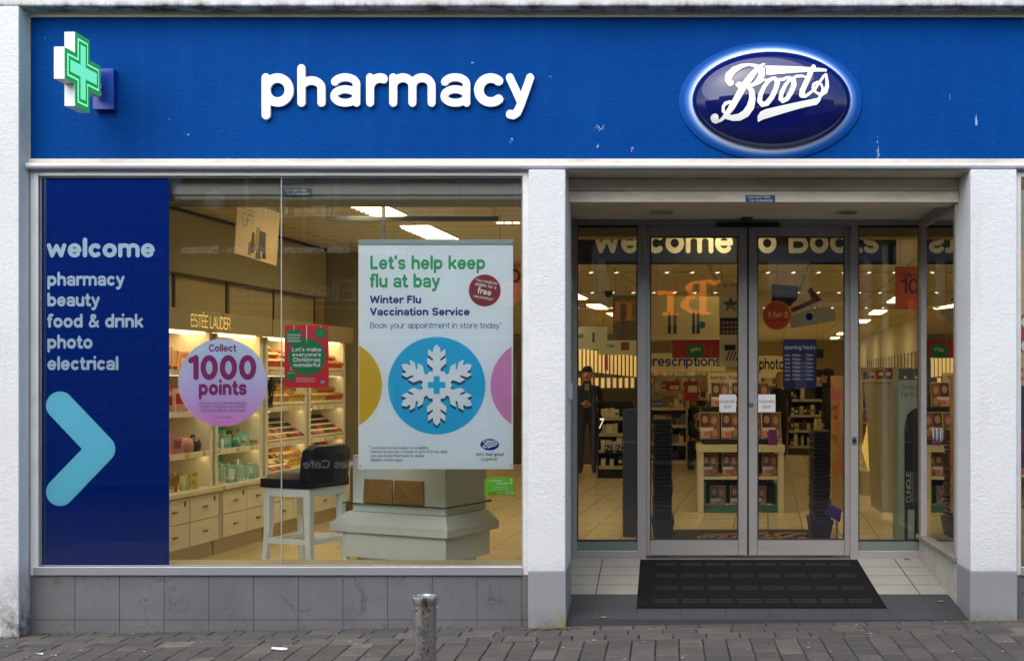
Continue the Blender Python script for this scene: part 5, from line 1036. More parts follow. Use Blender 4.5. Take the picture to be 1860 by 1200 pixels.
def plinth():
    c0 = Vector((-1.562, 8.30, 0)); l_ = Vector((-.905, .425, 0)).normalized(); r_ = Vector((l_.y, -l_.x, 0)); r_ = r_ if r_.y > 0 else -r_
    M = Matrix(((l_.x, r_.x, 0, c0.x), (l_.y, r_.y, 0, c0.y), (0, 0, 1, 0), (0, 0, 0, 1))); A, C = 1.07, .67
    t = thing('display_plinth', 'white stepped cosmetics display plinth with glass shelf below the flu poster', 'display stand', c0+(l_*A+r_*C)/2+UZ*FL)
    wp = mat('white_display_lacquer', 'd3e0e0', .3, var=.03, vscale=2)
    def tier(x0, x1, y0, y1, z0, z1, name): b = MB(); b.box(x0, x1, y0, y1, z0, z1, wp, M); return b.part(name, t, None, .003)
    tier(.14, A-.14, .14, C-.1, FL, .298, 'base'); tier(.045, A-.09, .045, C-.06, .30, .488, 'lower_step'); tier(0, A, 0, C, .49, .545, 'lip')
    b = MB(); lo = [(0, 0), (A, 0), (A, C), (0, C)]; i_ = .085; hi = [(i_*.5, i_*.5), (A-i_*1.6, i_*.5), (A-i_*1.6, C-i_), (i_*.5, C-i_)]
    b.add([M @ Vector((x, y, .546)) for x, y in lo]+[M @ Vector((x, y, .64)) for x, y in hi], [(0, 1, 5, 4), (1, 2, 6, 5), (2, 3, 7, 6), (3, 0, 4, 7), (4, 5, 6, 7)], wp); sk = b.part('sloped_step', t, None, .003)
    tier(.06, A-.17, .06, C-.09, .642, 1.06, 'column')
    b = MB(); b.box(.03, A-.1, .03, C-.06, .698, .708, M_CLEAR, M); b.box(.028, A-.098, .028, C-.058, .6995, .7065, mat('glass_edge_green', '2f5e4c', .2), M) if False else None; e = mat('glass_edge_green', '2f5e4c', .15)
    b.box(.028, A-.1, .0275, .0295, .698, .708, e, M); b.box(.0275, .0295, .03, C-.06, .698, .708, e, M); b.part('glass_shelf', t)
    b = MB(); b.box(-.0, .3, .02, .03, .985, .993, M_CLEAR, M); b.part('upper_glass_shelf', t)
    g = mat('silver_embossed_letters', 'a3aaa2', .35, .5); l = MB()
    n1 = Vector((0, i_*.5, .094)).normalized(); up1 = (M.to_3x3() @ n1); o1 = M @ Vector((.78, .022, .575)); text(l, 'ESTÉE LAUDER', o1-(M.to_3x3() @ Vector((0, .004, 0))), .05, g, w=.07, ux=-l_, uy=up1, fit=.5, step=.04)
    up2 = M.to_3x3() @ Vector((i_*.5, 0, .094)).normalized(); o2 = M @ Vector((.022, .12, .575)); text(l, 'ESTÉE LAUDER', o2-(M.to_3x3() @ Vector((.004, 0, 0))), .05, g, w=.07, ux=r_, uy=up2, fit=.4, step=.04); l.part('lettering', sk)
    for k, x in enumerate((.24, .52)):
        b = MB(); q = mat('kraft_gold_paper', '9c7c44', .42, .25, var=.15, vscale=6, bump=.25, bscale=9); x0, x1, y0, y1, z0, z1 = x, x+.27, .04, .12-.025, .7095, .885
        b.add([M @ Vector(p) for p in ((x0, y0, z0), (x1, y0, z0), (x1, .1, z0), (x0, .1, z0), (x0+.004, y0+.012, z1), (x1-.004, y0+.012, z1), (x1-.004, .09, z1), (x0+.004, .09, z1), (x0+.135, y0-.012, (z0+z1)/2-.02))], [(0, 1, 8), (1, 5, 8), (5, 4, 8), (4, 0, 8), (1, 2, 6, 5), (2, 3, 7, 6), (3, 0, 4, 7), (4, 5, 6, 7), (3, 2, 1, 0)], q)
        b.obj('gift_bag', ('right-hand gold paper gift bag on the glass shelf of the display plinth', 'left-hand gold paper gift bag on the glass shelf of the display plinth')[k], 'gift bag', 'gold gift bags on the plinth', bevel=.004)
plinth()
#@@INTERIOR
# ============================================================ INTERIOR: lights, hanging things
LENS = mat('troffer_diffuser', 'ffedc2', .5, emit=LAMP); TRIM = mat('troffer_trim', 'cfc6ad', .5)
def troffer_mesh():
    m = MB(); m.box(-.15, .15, -.6, .6, -.006, 0, TRIM); m.box(-.13, .13, -.58, .58, -.009, -.0065, LENS)
    for k in range(11): y = -.53+k*.106; m.box(-.13, .13, y-.004, y+.004, -.03, -.0095, TRIM)
    return m.mesh('troffer')
tro = troffer_mesh(); cnt = 0
for x0, lab, ys in ((-2.30, 'over the cosmetics window side', None), (.45, 'over the middle aisle, near pair added', None), (3.1, 'over the right-hand aisle', None)):
    y = 9.15
    while y < 40:
        if x0 == .45 and 13 < y < 21: y += 2.7; continue  # near pair of this row is unseen, added to brighten the entrance
        o = bpy.data.objects.new('ceiling_light', tro); SC.collection.objects.link(o); o.location = (x0+.085*(y-9.7), y, CH-.001); o.rotation_euler.z = R(-4.9)
        near = y < 12 and x0 < -2
        setp(o, ('nearest louvred fluorescent ceiling light seen through the display window' if y < 9.5 else 'second louvred fluorescent ceiling light, just above the flu poster') if near else 'recessed louvred ceiling light in the row '+lab, 'ceiling light', 'recessed ceiling lights '+lab)
        y += 1.8 if x0 < -2 and y < 10 else 2.7 if x0 < 2 else 3.6
SPOT = mat('spot_glow', 'fff0cc', .5, emit=1.3)
for k, (py, x0, x1) in enumerate(((492, -1.4, 3.4), (529, -1.6, 4.0), (557, -1.8, 4.4))):
    y = 1.38*F/(VY-py); m = MB(); m.box(x0, x1, y, y+.06, CH-.03, CH-.001, TRIM); n = int((x1-x0)/.32)
    for i in range(n): x = x0+.1+i*.32; m.add([(x, y-.002, CH-.03), (x+.035, y-.002, CH-.03), (x+.06, y-.002, CH-.016), (x+.025, y-.002, CH-.016)], [(0, 1, 2, 3)], SPOT)
    m.obj('spot_track', ('nearest', 'middle', 'farthest')[k]+' ceiling track of tiny bright spots seen through the doors', 'spot track')
def rail():
    Z = 9.0; t = thing('hanging_rail', 'grey sign rail hanging on wires above the flu poster', 'rail', P(745, 402, Z)); gm = mat('grey_rail', '55585a', .4, .4)
    m = MB(); m.pbox(592, 905, 393, 401, Z, .03, gm); m.part('bar', t, None, .002)
    m = MB()
    for px in (597, 606, 895, 899): p = P(px, 393, Z); m.tube(p+Vector((0, .015, 0)), (p.x, Z+.015, CH), .0025, m=gm, n=6)
    m.part('wire', t)
    m = MB(); p = P(696, 436, 9.1); m.box(p.x-.012, p.x+.012, 9.1, 9.12, p.z-.2, CH, gm); m.part('drop_rod', t)
rail()
m = MB()
for k in range(3):
    c = P(908+k*15, 400, 10.2); m.tube((c.x, 10.2, CH), c+Vector((0, 0, .02)), .006, m=M_BLACK, n=6); m.lathe([(.02, .05), (.03, 0), (.001, .004)], SPOT, c=c-Vector((0, 0, .03)), n=12)
m.obj('spotlight_bar', 'row of three tiny bright spots on the ceiling above the flu poster corner', 'spotlight')
def gift_poster():
    a, b, c, d = P(431.7, 361.6, 8.45), P(508.6, 387, 9.2), P(502, 482.5, 9.2), P(425.8, 459.7, 8.45); t = thing('gift_poster', 'beige hanging GIFT poster with dark perfume bottles printed on it', 'poster', (a+b+c+d)/4)
    u = (c-d); ul = u.length; u.normalize(); v = (a-d); vl = v.length; v.normalize(); n = u.cross(v)
    m = MB(); sh = mat('beige_poster_sheet', 'c9b083', .45); m.prism([d, c, b, a], -n*.006, sh); q = lambda x, y, k=.002: d+u*(x*ul)+v*(y*vl)+n*k
    for (x0, x1, y0, y1, cm) in ((.34, .44, .1, .5, '4a2b22'), (.43, .55, .16, .62, '8d7a44'), (.52, .7, .18, .8, '2a1a1e'), (.46, .6, .02, .18, '5d4a30'), (.28, .36, .05, .3, '8c5a50'), (.62, .72, .06, .3, '3b1f26'), (.78, .84, .1, .4, 'd8b23c')): m.add([q(x0, y0), q(x1, y0), q(x1-.02, y1), q(x0+.02, y1)], [(0, 1, 2, 3)], mat('print_'+cm, cm, .4)); 
    m.part('sheet', t); l = MB(); ik = mat('brown_ink', '3a2c1c', .5)
    text(l, 'GIFT', q(.12, .55, .004), .1, ik, w=.05, ux=u, uy=v, fit=.26*ul, step=.03)
    text(l, 'the perfect', q(.1, .84, .004), .028, ik, w=.06, ux=u, uy=v, fit=.3*ul, step=.05); l.part('lettering', t)
    l = MB()
    for x in (.05, .95): l.tube(q(x, 1, 0), (q(x, 1, 0).x, q(x, 1, 0).y, CH), .0015, m=M_BLACK, n=5)
    l.part('wire', t)
gift_poster()
def hanging_board(name, label, cat, px0, px1, py0, py1, Z, cols, wires=True, draw=None):
    t = thing(name, label, cat, P((px0+px1)/2, py1, Z)); m = MB(); m.pbox(px0, px1, py0, py1, Z, .008, cols); m.part('board', t)
    if draw: l = MB(); draw(l, Z-.002); l.part('print', t)
    if wires:
        l = MB()
        for px in (px0+(px1-px0)*.1, px1-(px1-px0)*.1): p = P(px, py0, Z); l.tube(p+Vector((0, .004, 0)), (p.x, Z+.004, CH), .0022, m=mat('thin_wire', '6a6355', .5), n=5)
        l.part('wire', t)
    return t
CREAM_P = mat('cream_card', 'd8cba0', .5); ORG_P = mat('orange_card', 'c4552c', .5); PNK_P = mat('salmon_card', 'd98a62', .5); MAROON = mat('maroon_ink', '641322', .5); REDI = mat('red_ink', 'b32a1e', .5)
BANN = mat('dark_navy_banner', '05070f', .6); BLT = mat('beige_banner_letters', 'ece6c2', .5)
hanging_board('welcome_banner', 'long dark navy banner reading welcome to Boots hanging inside the doors', 'banner', 1040, 1628, 392, 480, 9.85, BANN, False,
              lambda l, Z: ptext(l, 'welcome to Boots', 1079, 1596, 460, 50, Z, BLT, w=.15, step=.02))
def pts1000(l, Z, x, y, k):
    ptext(l, 'Collect', x-8*k, x+40*k, y-38*k, 11*k, Z, MAROON, w=.1, step=.04); ptext(l, '1000', x-12*k, x+58*k, y, 30*k, Z, MAROON, w=.14, step=.03)
hanging_board('points_sign', 'salmon hanging sign Collect 1000 partly hidden between flu poster and narrow pillar', 'hanging sign', 900, 992, 474, 546, 9.7, PNK_P, True, lambda l, Z: (ptext(l, 'Collect', 916, 944, 486, 8, Z, MAROON, w=.1, step=.04), ptext(l, '1000', 914, 985, 514, 26, Z, MAROON, w=.13, step=.03)))
hanging_board('points_sign', 'dark orange hanging sign Collect 1000 behind the right sidelight', 'hanging sign', 1626, 1720, 484, 562, 10.6, ORG_P, True, lambda l, Z: (ptext(l, 'Collect', 1634, 1668, 504, 10, Z, MAROON, w=.1, step=.04), ptext(l, '1000', 1636, 1712, 533, 28, Z, MAROON, w=.12, step=.03)))
def three_for_two():
    Z = 10.6; s = Z/F; t = thing('offer_sign', 'round orange 3 for 2 sign with cut-out tube and box hanging behind the right door', 'hanging sign', P(1412, 572, Z)); c = P(1411, 573, Z)
    m = MB(); m.tube(c+Vector((0, .006, 0)), c, 26.5*s, 26.5*s, mat('pale_rim', 'd9a878', .5), 40); m.disc(c-Vector((0, .001, 0)), 25*s, 25*s, mat('orange_disc', 'd2521c', .45), 40); m.part('disc', t)
    l = MB(); ptext(l, '3 for 2', 1394, 1431, 576, 10, Z-.003, mat('pale_peach_ink', 'f0d0a8', .5), w=.14, step=.03); ptext(l, 'mix & match', 1393, 1430, 584, 5, Z-.003, MAROON, w=.11, step=.05); l.part('lettering', t)
    q = MB(); q.prism([P(1436, 596, Z+.02), P(1518, 582, Z+.02), P(1519, 562, Z+.02), P(1484, 558, Z+.02), P(1434, 574, Z+.02)], (0, .01, 0), mat('white_tube_cutout', 'a9a99a', .45)); q.disc(P(1470, 575, Z+.018), 6.5*s, 6.5*s, NAVY, 20); q.part('tube_cutout', t)
    q = MB(); q.prism([P(1402, 516, Z+.03), P(1451, 520, Z+.03), P(1449, 540, Z+.03), P(1436, 556, Z+.03), P(1401, 550, Z+.03)], (0, .01, 0), mat('dark_box_cutout', '3a322a', .4)); q.add([P(1403, 517, Z+.028), P(1450, 521, Z+.028), P(1448, 536, Z+.028), P(1402, 536, Z+.028)], [(0, 1, 2, 3)], mat('grey_photo_print', '6f7072', .4)); q.part('box_cutout', t)
    q = MB(); q.prism([P(1438, 568, Z+.035), P(1493, 545, Z+.035), P(1472, 521, Z+.035), P(1466, 528, Z+.035), P(1476, 543, Z+.035), P(1436, 560, Z+.035)], (0, .008, 0), mat('brown_tube_cutout', '6a4030', .45)); q.part('bottle_cutout', t)
    q = MB(); q.tube(c+Vector((0, .004, 25*s)), (c.x, Z+.004, CH), .002, m=MATS['thin_wire'], n=5); q.part('wire', t)
three_for_two()
def hours():
    Z = DZ+.085; t = thing('opening_hours_sign', 'navy opening hours panel fixed inside the right sliding door', 'sign', P(1452, 706, Z)); m = MB()
    r = 4; pts = [P(cx+r*math.cos(R(a)), cy-r*math.sin(R(a)), Z) for cx, cy, a0 in ((1479, 620, 0), (1426, 620, 90), (1426, 701, 180), (1479, 701, 270)) for a in range(a0, a0+91, 30)]
    m.prism(pts, (0, .004, 0), mat('navy_sign_card', '0a1250', .4)); m.part('panel', t); l = MB(); ik = mat('dim_white_ink', 'c9cede', .5)
    ptext(l, 'opening hours', 1425, 1481, 634, 7.6, Z-.002, ik, w=.1, step=.03)
    for k, (d, a, b) in enumerate((('mon', '9.00am', '7.00pm'), ('tues', '9.00am', '7.00pm'), ('wed', '9.00am', '7.00pm'), ('thurs', '9.00am', '9.00pm'), ('fri', '9.00am', '9.00pm'), ('sat', '9.00am', '7.00pm'), ('sun', '11.00am', '6.00pm'))):
        y = 647+k*7.2
        for s, x0, x1 in ((d, 1426, 1435), (a, 1439, 1454), ('-', 1457, 1459), (b, 1463, 1477)): ptext(l, s, x0, x1, y, 4.4, Z-.002, ik, w=.1, step=.06)
    l.part('lettering', t)
hours()
for px0, px1, lab in ((1306.5, 1337, 'white Automatic door notice on the left sliding door'), (1377, 1408.5, 'white Automatic door notice on the right sliding door')):
    Z = DZ+.035; t = thing('door_notice', lab, 'notice', P((px0+px1)/2, 748, Z)); m = MB(); m.pbox(px0, px1, 716, 748, Z, .001, mat('grey_notice_paper', 'bfc0c2', .6)); m.part('paper', t)
    l = MB(); ptext(l, 'Automatic', px0+1.2, px1-1.5, 731.5, 6.2, Z-.001, M_BLACK, w=.08, step=.04); ptext(l, 'door', px0+8, px1-8, 741, 6.2, Z-.001, M_BLACK, w=.08, step=.04); l.part('lettering', t)
hanging_board('prescriptions_sign', 'dark blue prescriptions lettering on a cream board at the back of the shop', 'sign', 1160, 1318, 641, 674, 24, CREAM_P, False, lambda l, Z: ptext(l, 'prescriptions', 1172, 1310, 665, 19, Z, NAVYI, w=.13, step=.03))
hanging_board('photo_sign', 'dark photo lettering on a cream board beside the opening hours panel', 'sign', 1370, 1432, 646, 686, 24.4, CREAM_P, False, lambda l, Z: ptext(l, 'photo', 1379, 1424, 671, 21, Z, M_BLACK, w=.13, step=.03))
def half_price(l, Z):
    ptext(l, 'better than', 1291, 1344, 689, 8, Z, REDI, w=.12, step=.04); ptext(l, '1/2', 1290, 1318, 709, 17, Z, REDI, w=.15, step=.03); ptext(l, 'price', 1320, 1346, 708, 9, Z, REDI, w=.12, step=.04)
hanging_board('half_price_sign', 'cream sign better than 1/2 price in red above the magazine stand', 'sign', 1286, 1352, 677, 727, 13.2, CREAM_P, True, half_price)
def tools_poster(l, Z):
    s = Z/F; gs = mat('green_star', '3d6b34', .5); c = P(1327, 553, Z); l.add([c]+[c+Vector(((15 if k % 2 == 0 else 6.5)*s*math.sin(math.pi*k/5), -.0005, (15 if k % 2 == 0 else 6.5)*s*math.cos(math.pi*k/5))) for k in range(10)], [(0, 1+k, 1+(k+1) % 10) for k in range(10)], gs)
    ptext(l, '22', 1323, 1333, 561, 7, Z-.002, CREAM_P, w=.13, step=.05); ptext(l, 'SEP OFFER', 1313, 1344, 521, 5, Z, M_BLACK, w=.09, step=.05)
    l.pbox(1308, 1345, 577, 607, Z+.001, .001, mat('dark_palette_print', '2a241c', .4))
    for r_ in range(3):
        for c_ in range(4): l.disc(P(1314+c_*7.3, 586+r_*8, Z-.0008), 3*s, 3*s, mat('palette_dot', 'a58a64', .4), 12)
    l.pbox(1316, 1336, 626, 636, Z+.001, .001, M_BLACK)
    for k in range(4): a = P(1318+k*6, 655, Z); l.add([a, a+Vector((.012, 0, 0)), a+Vector((.045, 0, .09)), a+Vector((.033, 0, .09))], [(0, 1, 2, 3)], M_BLACK)
hanging_board('gift_offer_poster', 'cream hanging offer poster with green 22 star and round colour palette behind left door', 'poster', 1307, 1348, 512, 666, 11.2, CREAM_P, True, tools_poster)
def pens(l, Z):
    dk = mat('dark_pen_print', '2b2a2c', .4)
    for x in (1216, 1226, 1260, 1268): l.pbox(x-2.6, x+2.6, 566, 590, Z+.001, .0005, mat('grey_pen_print', '5d5648', .4)); l.pbox(x-3, x+3, 590, 606, Z+.001, .0005, dk)
    l.disc(P(1275, 590, Z), 6.5*Z/F, 6.5*Z/F, mat('teal_dot_print', '1d5a68', .4), 16)
hanging_board('pen_poster', 'wide tan hanging poster with printed dark pens behind the left sliding door', 'poster', 1180, 1306, 538, 617, 11.8, M_TAN, True, pens)
hanging_board('shade_card', 'tall taupe hanging card with a printed pen behind the left sidelight', 'poster', 1113, 1166, 536, 618, 12, mat('taupe_card', '6d6142', .5), True, lambda l, Z: (l.pbox(1129, 1135, 556, 602, Z+.001, .0005, mat('grey_pen_print', '', .4)), ptext(l, 'New this', 1122, 1150, 549, 5, Z, M_BLACK, w=.1, step=.05)))
hanging_board('christmas_board', 'red hanging board with a green bauble over the shop aisle', 'hanging sign', 1221, 1310, 617, 650, 15.5, mat('aisle_red', '9c1a1e', .5), True, lambda l, Z: (l.disc(P(1263, 637, Z), 17*Z/F, 13*Z/F, mat('bauble_green', '', .4), 28), ptext(l, 'gift', 1254, 1272, 637, 6, Z-.002, CREAM_P, w=.12, step=.05)))
hanging_board('wall_screen', 'small black screen hanging beside the opening hours panel', 'screen', 1482, 1496, 634, 650, 20, M_BLACK, True)
t = thing('security_camera', 'small dark dome camera on the ceiling behind the left sidelight', 'camera', P(1105, 534, 14)); m = MB(); c = P(1105, 533, 14); m.lathe([(.055, .03), (.055, 0), (.04, -.03), (.001, -.05)], M_BLACK, c=c, n=16); m.part('dome', t); m = MB(); m.tube(c+Vector((0, 0, .03)), (c.x, c.y, CH), .02, m=TRIM, n=8); m.part('mount', t)

# ============================================================ INTERIOR: furniture on the shop floor
def magazine_mesh(v):
    def f(m):
        r = random.Random(v); w, h = .15, .21; m.box(-w/2, w/2, 0, .012, 0, h, CREAM_P)
        q = lambda x0, x1, z0, z1, c, k=.001: m.add([(x0*w-w/2, -k, z0*h), (x1*w-w/2, -k, z0*h), (x1*w-w/2, -k, z1*h), (x0*w-w/2, -k, z1*h)], [(0, 1, 2, 3)], mat('cover_'+c, c, .35))
        q(0.02, .98, .02, .98, '6a4a38'); q(.05, .48, .42, .97, '4a362c', .002); q(.52, .95, .42, .97, '7a5038', .002); q(.55, .95, .05, .4, '8a5a48', .002); q(.05, .52, .05, .4, 'd2a088', .002); q(.03, .7, .3, .42, 'd9cfc0', .003)
        for cx, cz in ((.27, .72), (.73, .68), (.75, .22)): m.disc((cx*w-w/2, -.004, cz*h), .15*w, .15*h, mat('cover_skin', 'b98468', .5), 14)
        m.disc((.35*w-w/2, -.004, .18*h), .13*w, .07*h, mat('cover_red', 'b02a24', .5), 14); m.disc((.35*w-w/2, -.005, .18*h), .07*w, .035*h, mat('cover_pink', 'd8a094', .5), 12)
    return proto('magazine'+str(v), f)
def stand():
    Z = 12.4; s = Z/F; x0, x1 = X(1268, Z), X(1424, Z); t = thing('magazine_stand', 'cream table stand with magazines on three levels just inside the doors', 'display stand', ((x0+x1)/2, Z+.3, FL)); zt, zb = ZZ(808, Z), ZZ(821, Z); M_ = mat('cream_stand', 'ddd2ac', .5)
    m = MB(); m.box(x0-.01, x1+.01, Z, Z+.6, zb, zt, M_); m.part('table_top', t, None, .003)
    for x in (x0, x1-.06):
        for y in (Z+.02, Z+.52): m = MB(); m.box(x, x+.06, y, y+.06, FL, zb-.001, M_); m.part('leg', t)
    zs = ZZ(866, Z); m = MB(); m.box(x0+.06, x1-.06, Z+.05, Z+.55, zs-.03, zs, M_); m.part('shelf', t)
    m = MB(); m.box(x0+.06, x1-.06, Z+.5, Z+.51, FL+.05, zb-.002, mat('dark_back_panel', '4a4636', .6)); m.part('back_panel', t)
    m = MB(); m.box(x0+.05, x1-.05, Z+.25, Z+.5, zt+.001, ZZ(740, Z), M_DARK); m.box(x0+.14, x1-.14, Z+.35, Z+.5, ZZ(740, Z), ZZ(715, Z), M_DARK); m.part('riser', t)
    bk = thing('green_tray', 'green plastic tray holding magazines at the bottom of the cream stand', 'tray', ((x0+x1)/2, Z+.3, FL)); m = MB(); gt = mat('green_tray_plastic', '2f6a4c', .4); m.box(x0+.07, x1-.07, Z+.03, Z+.48, FL+.004, FL+.03, gt); m.box(x0+.07, x1-.07, Z+.03, Z+.05, FL+.03, FL+.085, gt); m.box(x0+.07, x0+.085, Z+.05, Z+.48, FL+.03, FL+.3, gt); m.box(x1-.085, x1-.07, Z+.05, Z+.48, FL+.03, FL+.3, gt); m.part('tray', bk, None, .004)
    g = 'magazines on the cream stand'; k = 0
    for row, (z, y, xs, sc, w) in enumerate(((zt+.06, Z+.14, (.12, .37, .62, .85), 1.4, 'on the table top'), (ZZ(741, Z), Z+.28, (.25, .5, .73), 1.35, 'on the raised tier'), (zs+.002, Z+.12, (.12, .36, .6, .83), 1.15, 'on the middle shelf'), (FL+.034, Z+.2, (.22, .46, .7), 1.15, 'in the green tray'))):
        for f_ in xs: o = product(magazine_mesh(k % 2), 'magazine', 'glossy magazine with face pictures '+w+' of the cream stand', 'magazine', 'magazines '+w, (x0+f_*(x1-x0)+.02, y, z), rp.uniform(-.05, .05), sc); o.rotation_euler.x = R(-14); k += 1
    for f_ in (.1, .27, .45, .62, .8): pass
    b = MB(); b.box(x0+.06, x1-.06, Z+.12, Z+.22, zt+.001, zt+.058, M_DARK); b.obj('magazine_ledge', 'dark ledge under the magazines on the cream table top', 'ledge')
    o = MB(); o.box(X(1396, Z), X(1411, Z), Z-.01, Z+.03, zt+.002, ZZ(780, Z), mat('purple_leaflet', '7a3a8a', .4)); o.obj('leaflet_box', 'purple leaflet box at the right end of the cream table top', 'box')
stand()
def baskets(px0, px1, pyt, label):
    Z = 10.35; x0, x1 = X(px0, Z), X(px1, Z); t = thing('basket_stack', label, 'basket stack', ((x0+x1)/2, Z+.2, FL)); bl = mat('navy_basket_base', '141c46', .45)
    m = MB(); z1 = ZZ(944, Z); m.add([(x0-.0, Z, FL+.002), (x1, Z, FL+.002), (x1, Z+.4, FL+.002), (x0, Z+.4, FL+.002), (x0-.03, Z-.02, z1), (x1+.03, Z-.02, z1), (x1+.03, Z+.42, z1), (x0-.03, Z+.42, z1)], [(0, 1, 2, 3), (4, 5, 6, 7), (0, 1, 5, 4), (1, 2, 6, 5), (2, 3, 7, 6), (3, 0, 4, 7)], bl); m.part('base', t, None, .006)
    zt = ZZ(pyt, Z); n = int((zt-z1)/.036)
    for k in range(n):
        m = MB(); z = z1+.004+k*.036; d = rp.uniform(-.006, .006); m.box(x0+d, x1+d, Z-.01, Z+.38, z, z+.02, M_BLACK); m.box(x0-.012+d, x1+.012+d, Z-.022, Z+.392, z+.0205, z+.028, mat('dark_grey_rim', '2a2b30', .35)); [m.box(x0+d+.012+q_*.03, x0+d+.022+q_*.03, Z-.0125, Z-.0101, z+.003, z+.0195, MATS['dark_grey_rim']) for q_ in range(int((x1-x0-.02)/.03))]; m.part('basket', t)
baskets(1188, 1219, 760, 'tall stack of black shopping baskets on a navy base by the left door edge'); baskets(1480, 1508, 775, 'tall stack of black shopping baskets on a navy base by the right door edge')
def banner():
    Z = 10.0; t = thing('promo_banner', 'tall narrow orange and pink promotional banner inside the right door', 'banner', P(1520, 945, Z)); m = MB(); a, b, c, d = P(1511, 930, Z), P(1531, 930, Z+.15), P(1532, 682, Z+.15), P(1509, 682, Z)
    q = NB('orange_pink_print'); q.b.inputs['Roughness'].default_value = .5; q.col(q.ramp(q.noise(3.2, 3), (.35, lin('c9733c')), (.5, lin('c9a05a')), (.62, lin('c8606a')), (.75, lin('d8b878'))))
    m.prism([a, b, c, d], (0, .01, 0), q.m); m.part('sheet', t); l = MB(); u = (b-a).normalized(); text(l, '3for2', P(1513, 800, Z)+Vector((0, -.004, 0)), .06, REDI, ux=u, fit=.07, step=.05); text(l, '12', P(1514, 760, Z)+Vector((0, -.004, 0)), .12, REDI, ux=u, fit=.07, step=.05); l.part('lettering', t)
    m = MB(); m.prism([P(1497, 932, Z-.1), P(1526, 948, Z-.1), P(1529, 926, Z-.1), P(1506, 914, Z-.1)], (0, .01, 0), mat('purple_flap', '3a2c86', .4)); m.part('flap', t)
    m = MB(); m.tube((P(1520, 0, Z+.1).x, Z+.1, FL), (P(1520, 0, Z+.1).x, Z+.1, ZZ(684, Z)), .01, m=M_STEEL, n=8); m.part('pole', t)
banner()
def beauty_stand():
    Z = 9.62; t = thing('eye_crayon_stand', 'pale green display stand lettered CLINIQUE chubby stick inside the right sidelight', 'display stand', P(1652, 985, Z)); m = MB(); pg = mat('pale_green_card', '93a394', .45)
    m.pbox(1632, 1690, 668, 984, Z, .25, pg); m.part('body', t, None, .003)
    m = MB(); m.pbox(1632.5, 1689, 669, 690, Z-.003, .002, mat('header_photo_print', '55524a', .4)); m.disc(P(1644, 685, Z-.004), .012, .012, CREAM_P, 12); m.disc(P(1664, 685, Z-.004), .012, .012, CREAM_P, 12)
    # big dark crayon shape
    pts = [(1643, 985), (1643, 775), (1648, 752), (1660, 742), (1680, 740), (1680, 985)]; m.poly([P(x, y, Z-.003) for x, y in pts], mat('charcoal_print', '26282c', .4)); m.pbox(1649, 1661, 925, 978, Z-.005, .001, mat('pale_strip_print', '9aa8a0', .4)); m.part('print', t)
    l = MB(); ik = mat('grey_ink', '2e332f', .5); pi = mat('pale_ink', 'b9c2bc', .5); ptext(l, 'Chubby Stick', 1637, 1690, 706, 7.5, Z-.004, ik, w=.07, step=.04); ptext(l, 'For Eyes', 1637, 1676, 720, 8.5, Z-.004, ik, w=.07, step=.04)
    s = Z/F; text(l, 'CLINIQUE', P(1654.5, 912, Z-.006), 8.5*s, pi, w=.09, ux=UZ, uy=(-1, 0, 0), fit=56*s, step=.04); text(l, 'chubby stick', P(1666.5, 913, Z-.006), 7.5*s, mat('dim_ink', '77807b', .5), w=.06, ux=UZ, uy=(-1, 0, 0), fit=55*s, step=.04); l.pbox(1656.5, 1657.3, 856, 912, Z-.006, .001, pi); l.part('lettering', t)
beauty_stand()
def counter():
    Z = 11.2; t = thing('shop_counter', 'tapered cream counter behind the right sidelight', 'counter', P(1612, 960, Z)); m = MB(); cm = mat('dull_cream_counter', '9c926a', .5)
    m.prism([P(1602, 930, Z), P(1640, 930, Z), P(1640, 694, Z), P(1588, 694, Z), P(1594, 760, Z)], (0, .6, 0), cm); m.part('body', t, None, .003); m = MB(); m.pbox(1586, 1644, 688, 694, Z-.03, .7, mat('counter_top_tan', 'b7a878', .4)); m.part('counter_top', t, None, .004)
    for k, (x, l) in enumerate(((1600, 'left'), (1614, 'middle'), (1630, 'right'))): b = MB(); b.pbox(x-7, x+7, 672-(k % 2)*4, 687.6, Z+.05+.03*k, .12, mat('red_box', '8a2418', .4)); b.pbox(x-4, x+4, 676, 682, Z+.047+.03*k, .002, CREAM_P); b.obj('red_box', f'red carton on the cream counter, {l} one of three', 'carton', 'red cartons on the cream counter')
counter()
def vanity():                                          # lit mirror shape with a red bottle further in
    Z = 13; t = thing('lamp_display', 'yellow lit lamp-shaped display with a red bottle behind the right sidelight', 'display', P(1580, 870, Z)); m = MB(); g = mat('amber_glow_panel', 'd8b45c', .5, emit=.35)
    m.prism([P(1566, 815, Z), P(1578, 855, Z), P(1592, 855, Z), P(1598, 800, Z), P(1590, 785, Z), P(1588, 770, Z), P(1576, 770, Z), P(1574, 785, Z)], (0, .05, 0), g); m.part('panel', t); m = MB(); m.pbox(1580, 1591, 828, 854, Z-.03, .02, mat('red_bottle', 'b03a2a', .3)); m.pbox(1583, 1588, 812, 828, Z-.03, .02, M_DARK); m.part('bottle', t); m = MB(); m.pbox(1566, 1600, 856, 900, Z-.05, .3, M_TAN); m.part('base', t)
vanity()
FARP = MB()
